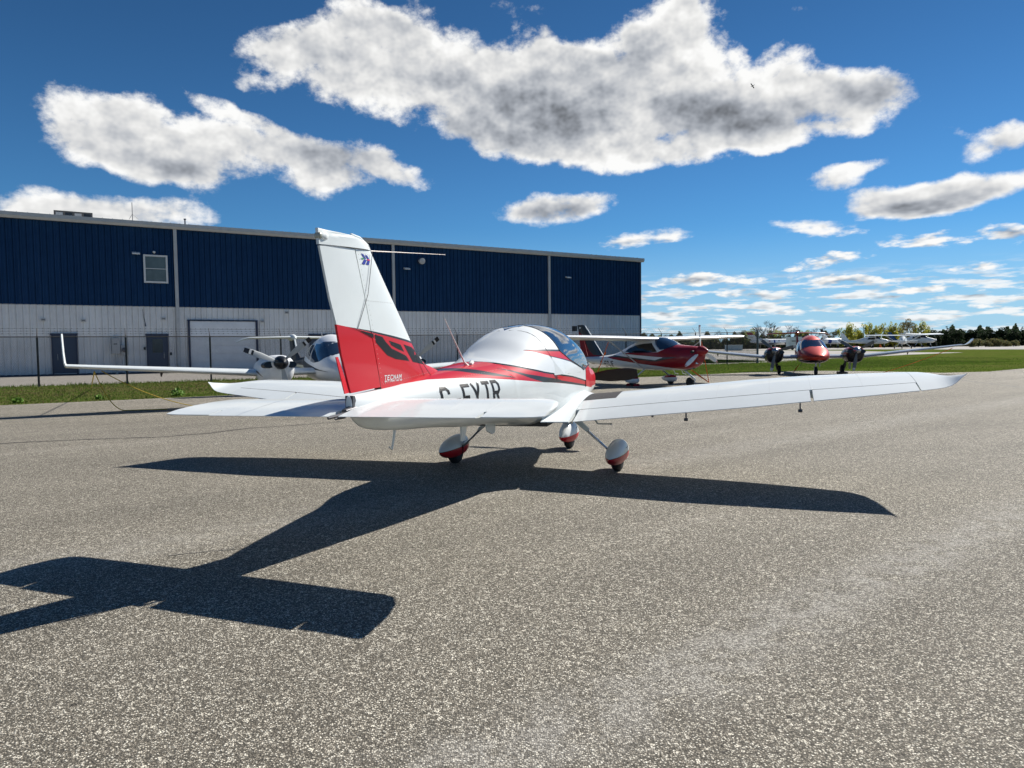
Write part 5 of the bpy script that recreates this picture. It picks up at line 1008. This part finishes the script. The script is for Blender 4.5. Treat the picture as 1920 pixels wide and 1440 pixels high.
def lampf(R): MB().prism([(-.02, -.06), (-.34, -.12), (-.34, -.02), (-.02, .09)], -.24, .24, lambda y, z, x: (x, y, z)).build('lamp_head', MPlast, R); MB().box((0, -.2, -.075), (.3, .16, .03)).build('lamp_lens', MMet, R)
fitting('wall_lamp', 8.05, 8.40, 'white wall lamp left of the hangar upper window', 'lamp', lampf, 'wall lamps on the hangar')
fitting('wall_lamp', 28.4, 8.31, 'white wall lamp right of the middle downspout above the aeroplane tail', 'lamp', lampf, 'wall lamps on the hangar')
fitting('wall_lamp', 45.3, 8.29, 'white wall lamp on the last blue bay near the hangar corner', 'lamp', lampf, 'wall lamps on the hangar')
fitting('sensor', 9.2, 8.53, 'small round white sensor above the hangar upper window', 'sensor', lambda R: MB().lathe([(0, .09), (.1, .09), (.14, .05)], (0, 0, 0), (0, -1, 0), 12).build('body', MPlast, R))
fitting('exhaust_hood', 29.7, 9.02, 'round grey exhaust hood high on the blue wall behind the long aerial', 'vent', lambda R: (MB().lathe([(0, .16), (.35, .17), (.37, .26), (.5, .26), (.55, .1)], (0, 0, 0), (0, -1, -.15), 16).build('hood', HTr, R, True), MB().lathe([(0, .3), (.03, .3)], (0, 0, 0), (0, -1, 0), 16).build('collar', HNavy, R)))
def ventf(R): MB().box((0, -.04, 0), (.26, .1, .20)).build('vent_box', HTr, R); MB().box((0, -.1, .0), (.2, .02, .05)).build('louvre', MDM, R)
for u, z, l in ((2.48, 3.70, 'small grey wall vent above the leftmost hangar door'), (4.75, 3.67, 'small grey wall vent right of the leftmost hangar door'), (9.65, 3.85, 'grey wall vent above the windowed hangar door'), (16.45, 3.74, 'small grey wall vent right of the garage door top'), (18.3, 4.43, 'small white wall box high right of the garage door')):
    fitting('wall_vent', u, z, l, 'vent', ventf, 'vents on the hangar wall')
fitting('meter_box', 6.6, 1.95, 'tall grey electrical cabinet on the hangar wall between the two doors', 'cabinet', lambda R: (MB().box((0, -.18, 0), (.50, .32, 1.10)).build('cabinet_body', HTr, R), MB().box((0, -.345, .05), (.42, .02, .85)).build('cabinet_door', HTr, R), MB().tube([(.02, -.15, -.55), (.02, -.15, -1.95)], .08, 8).build('conduit', HTr, R), MB().box((-.03, -.36, .12), (.22, .01, .07)).build('warning_label', MDG, R)))
fitting('meter_dial', 7.12, 1.66, 'round-fronted grey meter on a conduit beside the electrical cabinet', 'meter', lambda R: (MB().box((0, -.12, 0), (.42, .22, .66)).build('meter_body', HTr, R), MB().lathe([(0, .17), (.12, .16), (.15, .1)], (0, -.23, 0), (0, -1, 0), 14).build('dial', MDM, R, True), MB().tube([(.0, -.12, -.33), (.0, -.12, -1.66)], .04, 8).build('conduit', HTr, R)))
fitting('loose_cable', 8.35, 4.5, 'thin dark cable hanging on the white wall above the windowed door', 'cable', lambda R: MB().tube([(0, 0, 0), (.03, -.02, -.5), (.12, -.02, -.9), (.14, -.03, -1.2)], [.015, .015, .02, .05], 6).build('cable', MDM, R))
for u, z, l in ((10.05, 1.35, 'small black card reader right of the windowed hangar door'), (8.38, 1.75, 'small black buzzer left of the windowed hangar door')):
    fitting('door_reader', u, z, l, 'switch', lambda R: MB().box((0, -.05, 0), (.12, .08, .2)).box((0, -.1, .03), (.06, .03, .06)).build('body', MK, R))
def unit(u, v, z, d, lab):
    R = empty('rooftop_unit', W(u, v, z), ANG); tag(R, lab, 'air conditioner')
    MB().box((0, 0, d[2] / 2), d).build('casing', mat('brown_grey_casing', (.13, .12, .11), rough=.6, var=.2, vs=1), R)
    for k in range(4): MB().box((-d[0] * .36 + d[0] * .24 * k, -d[1] / 2 - .01, d[2] * .5), (d[0] * .18, .02, d[2] * .7)).build('grille', MDG if k % 2 else HTr, R)
unit(4.45, 2.6, 10.52, (2.3, 1.6, .75), 'dark boxy rooftop unit at the left end of the hangar roof')
unit(6.65, 3.4, 10.5, (1.5, 1.2, .52), 'low dark rooftop unit right of the boxy one on the hangar roof')
R = empty('roof_antenna', W(8.0, .8, 10.4), ANG); tag(R, 'thin radio mast with slanting prongs on the hangar roof', 'antenna')
MB().tube([(0, 0, 0), (0, 0, 1.65)], .022, 6).build('mast', MDM, R)
for a in (0, 120, 240): MB().tube([(0, 0, .85), (.38 * cos(radians(a)), .38 * sin(radians(a)), .5)], .012, 5).build('prong', MDM, R)
R = empty('vent_pipe', W(11.4, .8, 10.4), ANG); tag(R, 'short dark vent pipe on the hangar roof above the first downspout', 'pipe'); MB().tube([(0, 0, 0), (0, 0, .78)], .05, 8).build('pipe', MDM, R); MB().lathe([(0, .09), (.08, .09)], (0, 0, .72), (0, 0, 1), 8).build('pipe_cap', MDM, R)

# ------------------------------------------------------------------ chain-link fence
MPost = mat('weathered_post', (.07, .065, .06), rough=.7, metal=.3, var=.3, vs=6); MWire = mat('galvanised_wire', (.10, .10, .10), rough=.5, metal=.6)
def fence():
    R = empty('chain_link_fence', tuple(F0), ANG); tag(R, 'chain-link fence with barbed wire along the verge before the hangar', 'fence')
    hz = lambda u: float(np.interp(u, [-20, 10, 20, 34, 40, 47.7], [2.18, 2.20, 2.27, 2.33, 2.40, 2.5]))
    US = [-10.3, -6.9, -3.4, .05, 3.5, 7.17, 10.6, 14.1, 17.5, 20.9, 24.3, 27.5, 30.7, 34.05, 37.36, 40.8, 44.2]
    for u in US:
        p = MB().tube([(u, 0, -.1), (u, 0, hz(u) - .03)], .042, 8).build('post', MPost, R)
        MB().tube([(u, 0, hz(u)), (u, .03, hz(u) + .08), (u, .33, hz(u) + .40)], [.03, .018, .012], 6).build('barbed_wire_arm', MPost, p)
    p = MB().tube([(47.7, 0, -.1), (47.7, 0, 2.52)], .085, 10).build('end_post', mat('thick_grey_post', (.14, .145, .15), rough=.5, metal=.4), R)
    MB().tube([(47.7, 0, 2.5), (47.4, .3, 2.85)], .025, 6).build('barbed_wire_arm', MPost, p)
    US.append(47.7)
    for a, b in zip(US, US[1:]): MB().tube([(a, -.01, hz(a)), (b, -.01, hz(b))], .024, 6).build('top_rail', MPost, R)
    b = MB(); rnd = random.Random(1)
    for k, (dv, dz) in enumerate(((.10, .14), (.21, .26), (.32, .38))):
        for a, c in zip(US, US[1:]):
            m_ = (a + c) / 2; b.tube([(a, dv, hz(a) + dz), (m_, dv, hz(m_) + dz - .015), (c, dv, hz(c) + dz)], .0045, 3)
            u = a
            while u < c: b.box((u, dv, hz(u) + dz), (.012, .03, .03), .6); u += .22
    o = b.build('barbed_wire', MPost, R); o['kind'] = 'stuff'
    b = MB(); u0, u1, sp = -10.3, 47.7, .066; h = lambda u: hz(u) - .02
    u = u0 - 2.3
    while u < u1:
        for s in (0, 1):
            a, c = u, u + 2.2
            za, zc = .04, 2.24
            a2, c2 = max(a, u0), min(c, u1 - .02)
            if c2 > a2:
                z1, z2 = za + (a2 - a), za + (c2 - a); z2 = min(z2, h(c2)); c2 = a + z2 - za
                if s: z1, z2 = h(a2) - (z1 - .04), h(c2) - (z2 - .04)
                z1, z2 = max(.02, z1), max(.02, z2)
                r = .0042; b.add([(a2, -.012 - s * .006, z1 + r), (a2, -.012 - s * .006 + r * 1.7, z1 - r), (a2, -.012 - s * .006 - r * 1.7, z1 - r), (c2, -.012 - s * .006, z2 + r), (c2, -.012 - s * .006 + r * 1.7, z2 - r), (c2, -.012 - s * .006 - r * 1.7, z2 - r)], [(0, 3, 4, 1), (1, 4, 5, 2), (2, 5, 3, 0)])
        u += sp
    o = b.build('chain_link_mesh', MWire, R); o['kind'] = 'stuff'
fence()

# ------------------------------------------------------------------ vegetation
LEAF = {k: leafmat('foliage_' + k, c) for k, c in dict(yellow=(.56, .53, .09), green=(.32, .36, .08), brown=(.19, .15, .06), dark=(.018, .034, .015), dark2=(.032, .048, .022), shrub=(.12, .13, .055)).items()}
BARK = mat('bark', (.085, .075, .065), rough=.9)
def crown_mesh(name, blobs, n, size, mats, seed):
    """leaf-sized faces scattered through uneven lobes"""
    rnd = random.Random(seed); V = []; F = []; mi = []
    tot = sum(b[3] * b[4] * b[5] for b in blobs)
    for b in blobs:
        for _ in range(int(n * b[3] * b[4] * b[5] / tot)):
            while True:
                p = Vector((rnd.uniform(-1, 1), rnd.uniform(-1, 1), rnd.uniform(-1, 1)))
                if .1 < p.length < 1: break
            p = p.normalized() * (p.length ** .45)
            q = Vector((b[0] + p.x * b[3], b[1] + p.y * b[4], b[2] + p.z * b[5])); s = size * rnd.uniform(.5, 1.4)
            a = Vector((rnd.gauss(0, 1), rnd.gauss(0, 1), rnd.gauss(0, 1))).normalized(); c = a.orthogonal().normalized(); d = a.cross(c); k = len(V)
            V += [q + c * s, q + d * s * .8, q - c * s * .9, q - d * s * .7]; F.append((k, k + 1, k + 2, k + 3)); mi.append(0 if rnd.random() < .7 else 1)
    me = bpy.data.meshes.new(name); me.from_pydata([tuple(v) for v in V], [], F)
    for m in mats: me.materials.append(m)
    me.polygons.foreach_set('material_index', mi); me.update(); return me
def branch_mesh(name, h, seed, spread=.5, lev=4, r0=.22):
    rnd = random.Random(seed); b = MB()
    def grow(p, d, L, r, k):
        q = p + d * L; m_ = p + d * L * .5 + Vector((rnd.uniform(-.06, .06), rnd.uniform(-.06, .06), 0)) * L
        b.tube([p, m_, q], [r, r * .82, r * .62], 5 if k > 1 else 3, cap=False)
        if k == 0: return
        for _ in range(rnd.choice((3, 4, 4)) if k > 1 else 4):
            e = (d + Vector((rnd.uniform(-1, 1), rnd.uniform(-1, 1), rnd.uniform(-.15, .75))) * spread * 1.25).normalized(); grow(p + d * L * rnd.uniform(.55, 1.), e, L * rnd.uniform(.55, .78), max(.035, r * .52), k - 1)
    grow(Vector((0, 0, -.2)), Vector((0, 0, 1)), h * .34, r0, lev)
    me = bpy.data.meshes.new(name); me.from_pydata(b.V, [], b.F); me.materials.append(BARK); me.update(); return me
def trunk_mesh(name, h, r, seed):
    rnd = random.Random(seed); b = MB(); b.tube([(0, 0, -.3), (rnd.uniform(-.1, .1), 0, h * .4), (rnd.uniform(-.2, .2), 0, h * .85)], [r, r * .75, r * .25], 7)
    for k in range(6): z = h * (.25 + .1 * k); a = rnd.uniform(0, 6.28); b.tube([(0, 0, z), (cos(a) * h * .12, sin(a) * h * .12, z + h * .12)], [r * .35, r * .1], 4)
    me = bpy.data.meshes.new(name); me.from_pydata(b.V, [], b.F); me.materials.append(BARK); me.update(); return me
rt = random.Random(9)
def blobs(kind, h, sd):
    r = random.Random(sd)
    if kind == 'poplar': return [(r.uniform(-1.1, 1.1), r.uniform(-.8, .8), h * (.12 + .062 * k), r.uniform(.5, 1.3) * (1.3 - .075 * k), r.uniform(.7, 1.4) * (1.2 - .06 * k), h * r.uniform(.08, .14)) for k in range(14)]
    if kind == 'round': return [(r.uniform(-2.6, 2.6), r.uniform(-2.6, 2.6), h * r.uniform(.35, .88), r.uniform(1.1, 1.9), r.uniform(1.1, 1.9), r.uniform(.9, 1.6)) for k in range(14)]
    if kind == 'spruce': return [(r.uniform(-.25, .25), r.uniform(-.2, .2), h * (.12 + .092 * k), 2.1 * (1.03 - .098 * k) + r.uniform(0, .4), 2.1 * (1.03 - .098 * k), h * .06) for k in range(10)]
    if kind == 'pine': return [(r.uniform(-1.8, 1.8), r.uniform(-1.5, 1.5), h * r.uniform(.25, .92), r.uniform(1., 2.), r.uniform(1., 1.8), r.uniform(.8, 1.5)) for k in range(13)]
    return [(r.uniform(-1.6, 1.6), r.uniform(-1, 1), h * r.uniform(.2, .7), r.uniform(.8, 1.5), r.uniform(.8, 1.3), r.uniform(.5, .9) * h * .4) for k in range(8)]
LIB = {}
def lib(kind, v, pal):
    key = (kind, v, pal)
    if key not in LIB:
        h = 12.; n = dict(poplar=6500, round=5200, spruce=1600, pine=1900, shrub=900)[kind]; s = dict(poplar=.15, round=.15, spruce=.28, pine=.30, shrub=.24)[kind]
        LIB[key] = (crown_mesh('crown', blobs(kind, h if kind != 'shrub' else 4., v), n, s, {'yellow': (LEAF['yellow'], LEAF['green']), 'green': (LEAF['green'], LEAF['yellow']), 'brown': (LEAF['brown'], LEAF['shrub']), 'dark': (LEAF['dark'], LEAF['dark2']), 'shrub': (LEAF['shrub'], LEAF['brown'])}[pal], v * 7 + 3), trunk_mesh('trunk', h if kind != 'shrub' else 3., .22, v))
    return LIB[key]
def treepos(px, dist):  # a place on the field given bearing tangent and distance
    return (px * dist, dist, 0)
def tree(kind, v, pal, tx, dist, h, lab, group, cat='tree', name='tree', wide=1.):
    c, t = lib(kind, v, pal); H0 = 12. if kind != 'shrub' else 4.
    R = empty(name, treepos(tx, dist), rt.uniform(0, 6.28)); s = h / H0; R.scale = (s * wide, s * wide, s); tag(R, lab, cat, group)
    link('crown', c, R); link('trunk', t, R)
T = lambda x: (x - 960) / 1335.     # bearing tangent for an image pixel column; trees are placed from image coordinates
# yellow-green poplars in new leaf
ORD = ['first', 'second', 'third', 'fourth', 'fifth', 'sixth', 'seventh', 'eighth', 'ninth', 'tenth', 'eleventh', 'twelfth', 'thirteenth', 'fourteenth', 'fifteenth', 'sixteenth']
PL = ['yellow-green poplar, %s from the left in the row behind the far aeroplanes' % o for o in ORD]
k = 0
for x, ytop, d in ((1577, 617, 300), (1587, 612, 306), (1597, 607, 296), (1607, 616, 310), (1618, 609, 300), (1628, 607, 304), (1638, 612, 298), (1648, 614, 308), (1657, 608, 300), (1667, 612, 305), (1677, 606, 298), (1688, 610, 309), (1716, 610, 306), (1727, 604, 300), (1735, 612, 303), (1743, 620, 296)):
    hor = 653.6 - (x - 960) * .0125; h = (hor - ytop) / 1335 * d + 2.0
    tree('poplar', k % 4, 'yellow' if k % 3 else 'green', T(x), d, h, PL[k], 'yellow-green poplars behind the far aeroplanes', wide=1.5, name='poplar_tree'); k += 1
for x, ytop, d, w_ in ((1702, 596, 292, 1.), ):
    hor = 653.6 - (x - 960) * .0125; tree('round', 1, 'brown', T(x), d, (hor - ytop) / 1335 * d + 1.6, 'tall round olive-brown tree standing above the yellow-green poplars', None, wide=.8, name='broadleaf_tree')
# bare trees
BM = [branch_mesh('bare_crown', 12., s, .62) for s in (2, 5, 8)]
for i, (x, ytop, d, lab, wd) in enumerate(((1441, 597, 285, 'largest bare leafless tree above the business jet', 1.25), (1484, 605, 310, 'slim bare tree behind the red twin T-tail, left of two', .7), (1495, 606, 312, 'slim bare tree behind the red twin T-tail, right of two', .7), (1528, 611, 305, 'bare tree behind the red twin cabin roof', 1.), (1541, 609, 300, 'bare spreading tree just right of the red twin cabin', 1.), (1648, 606, 315, 'bare grey tree rising behind the middle poplars', 1.), (1352, 616, 330, 'small bare tree above the high-wing aeroplane wing tip', .8), (1205, 622, 340, 'bare brush tree just right of the hangar corner', 1.1), (1216, 622, 345, 'bare reddish tree behind the fence right of the hangar corner', 1.), (1425, 606, 292, 'bare tree close left of the largest bare tree', .9), (1250, 625, 338, 'low bare tree beyond the fence over the high-wing cabin', 1.2))):
    hor = 653.6 - (x - 960) * .0125; R = empty('bare_tree', treepos(T(x), d), rt.uniform(0, 6.28)); h = (hor - ytop) / 1335 * d + 1.5; s = h / 10.2; R.scale = (s * wd, s * wd, s); tag(R, lab, 'tree'); link('branches', BM[i % 3], R)
# dark conifers on the right and behind the hedge
k = 0; rc = random.Random(21)
x = 1747
while x < 1990:
    d = rc.uniform(285, 300); hor = 653.6 - (x - 960) * .0125; yt = 620 + rc.uniform(-3, 3) - (5 if k in (0, 3, 6, 13, 18) else 0) - max(0, 4 - abs(x - 1880) / 14)
    tree('spruce' if k % 3 == 0 else 'pine', k % 3, 'dark', T(x), d, (hor - yt) / 1335 * d + 1.4, 'dark green conifer in the dense row at the right edge of the field', 'dark conifers at the right edge of the field', wide=1.5, name='conifer_tree'); x += rc.uniform(7.5, 10.5); k += 1
OL = ['olive tree left of the largest bare tree, outermost of three', 'olive tree in the far tree line left of the largest bare tree, middle of three', 'olive tree touching the left side of the largest bare tree', 'olive tree touching the right side of the largest bare tree', 'olive tree just left of the two slim bare trees', 'olive tree between the slim bare trees and the red twin cabin', 'low olive tree seen above the high-wing aeroplane roof', 'low olive tree seen left of the high-wing propeller', 'low olive tree seen right of the high-wing propeller', 'low olive tree near the hangar corner beyond the fence', 'olive tree at the left end of the yellow-green poplar row']
for x, yt, d in ((1390, 618, 320), (1404, 615, 318), (1417, 621, 322), (1455, 617, 318), (1470, 618, 322), (1508, 618, 320), (1270, 628, 330), (1300, 628, 325), (1330, 627, 328), (1235, 627, 332), (1562, 616, 322)):
    hor = 653.6 - (x - 960) * .0125; tree('round', k % 3, 'shrub' if k % 2 else 'green', T(x), d, (hor - yt) / 1335 * d + 1.5, OL.pop(0), 'low olive trees in the far tree line', name='broadleaf_tree', wide=.9); k += 1
SL = ['rounded olive shrub before the conifers, leftmost of seven, beside the red twin wing tip', 'rounded olive shrub second from the left before the conifers', 'rounded olive shrub before the conifers, tallest of the middle pair', 'rounded olive shrub right of the tallest one before the conifers', 'low olive shrub left of the tallest one before the conifers', 'small olive shrub second from the right before the conifers', 'small olive shrub rightmost before the conifers']
for x, yt, d in ((1822, 637, 240), (1834, 635, 245), (1858, 634, 243), (1869, 636, 240), (1848, 639, 238), (1884, 638, 242), (1900, 639, 246)):
    hor = 653.6 - (x - 960) * .0125; tree('shrub', k % 3, 'shrub', T(x), d, (hor - yt) / 1335 * d + 1.8, SL.pop(0), 'olive shrubs before the conifers', 'shrub', 'shrub', wide=1.3); k += 1
# the wood's understorey reads as one mass
def wood():
    rnd = random.Random(4); V = []; F = []; mi = []
    for _ in range(46000):
        x = rnd.uniform(1180, 2120); d = rnd.uniform(303, 330); top = 5.2 + 1.6 * sin(x * .11) + 1.2 * sin(x * .37 + 1)
        if x > 1745: top += 1.5
        elif x > 1555: top = 3.6 + .8 * sin(x * .2)
        z = rnd.uniform(0, top); q = Vector((T(x) * d, d, z)); s = rnd.uniform(.25, .6); a = Vector((rnd.gauss(0, 1), rnd.gauss(0, 1), rnd.gauss(0, .6))).normalized(); c = a.orthogonal().normalized(); e = a.cross(c); k = len(V)
        V += [q + c * s, q + e * s, q - c * s, q - e * s]; F.append((k, k + 1, k + 2, k + 3)); mi.append(0 if (x > 1745 or rnd.random() < (.2 if x > 1555 else .5)) else (1 if rnd.random() < .6 else 2))
    tag(mesh('woodland', V, F, [LEAF['dark2'], mat('brush_brown', (.06, .052, .035), rough=.9), LEAF['shrub']], None, False, mi), 'dense dark brush and undergrowth filling the far tree line', 'woodland', kind='stuff')
wood()
def weed(x, y, h, lab, n=260):
    R = empty('weed_clump', (x, y, 0)); tag(R, lab, 'weed'); rnd = random.Random(int(x * 10)); V = []; F = []
    for _ in range(n):
        a = rnd.uniform(0, 6.28); r = rnd.uniform(0, h * .8); z = rnd.uniform(0, h) * (1 - r / h * .5); q = Vector((cos(a) * r, sin(a) * r, z)); s = rnd.uniform(.02, .05); c = Vector((rnd.gauss(0, 1), rnd.gauss(0, 1), rnd.gauss(0, .5))).normalized(); e = c.orthogonal(); k = len(V)
        V += [q + c * s, q + e * s * .6, q - c * s, q - e * s * .6]; F.append((k, k + 1, k + 2, k + 3))
    mesh('leaves', V, F, mat('weed_green', (.13, .25, .02), rough=.6), R); MB().tube([(0, 0, 0), (0, 0, h * .6)], .01, 5).build('stem', LEAF['green'], R)
weed(-11.0, 23.4, .26, 'bright green weed clump at the verge edge below the white twin wing')
weed(-14.6, 21.0, .16, 'flat green weed clump at the far left edge of the verge'); weed(-12.9, 22.2, .14, 'small pale green weed left of the bright clump')
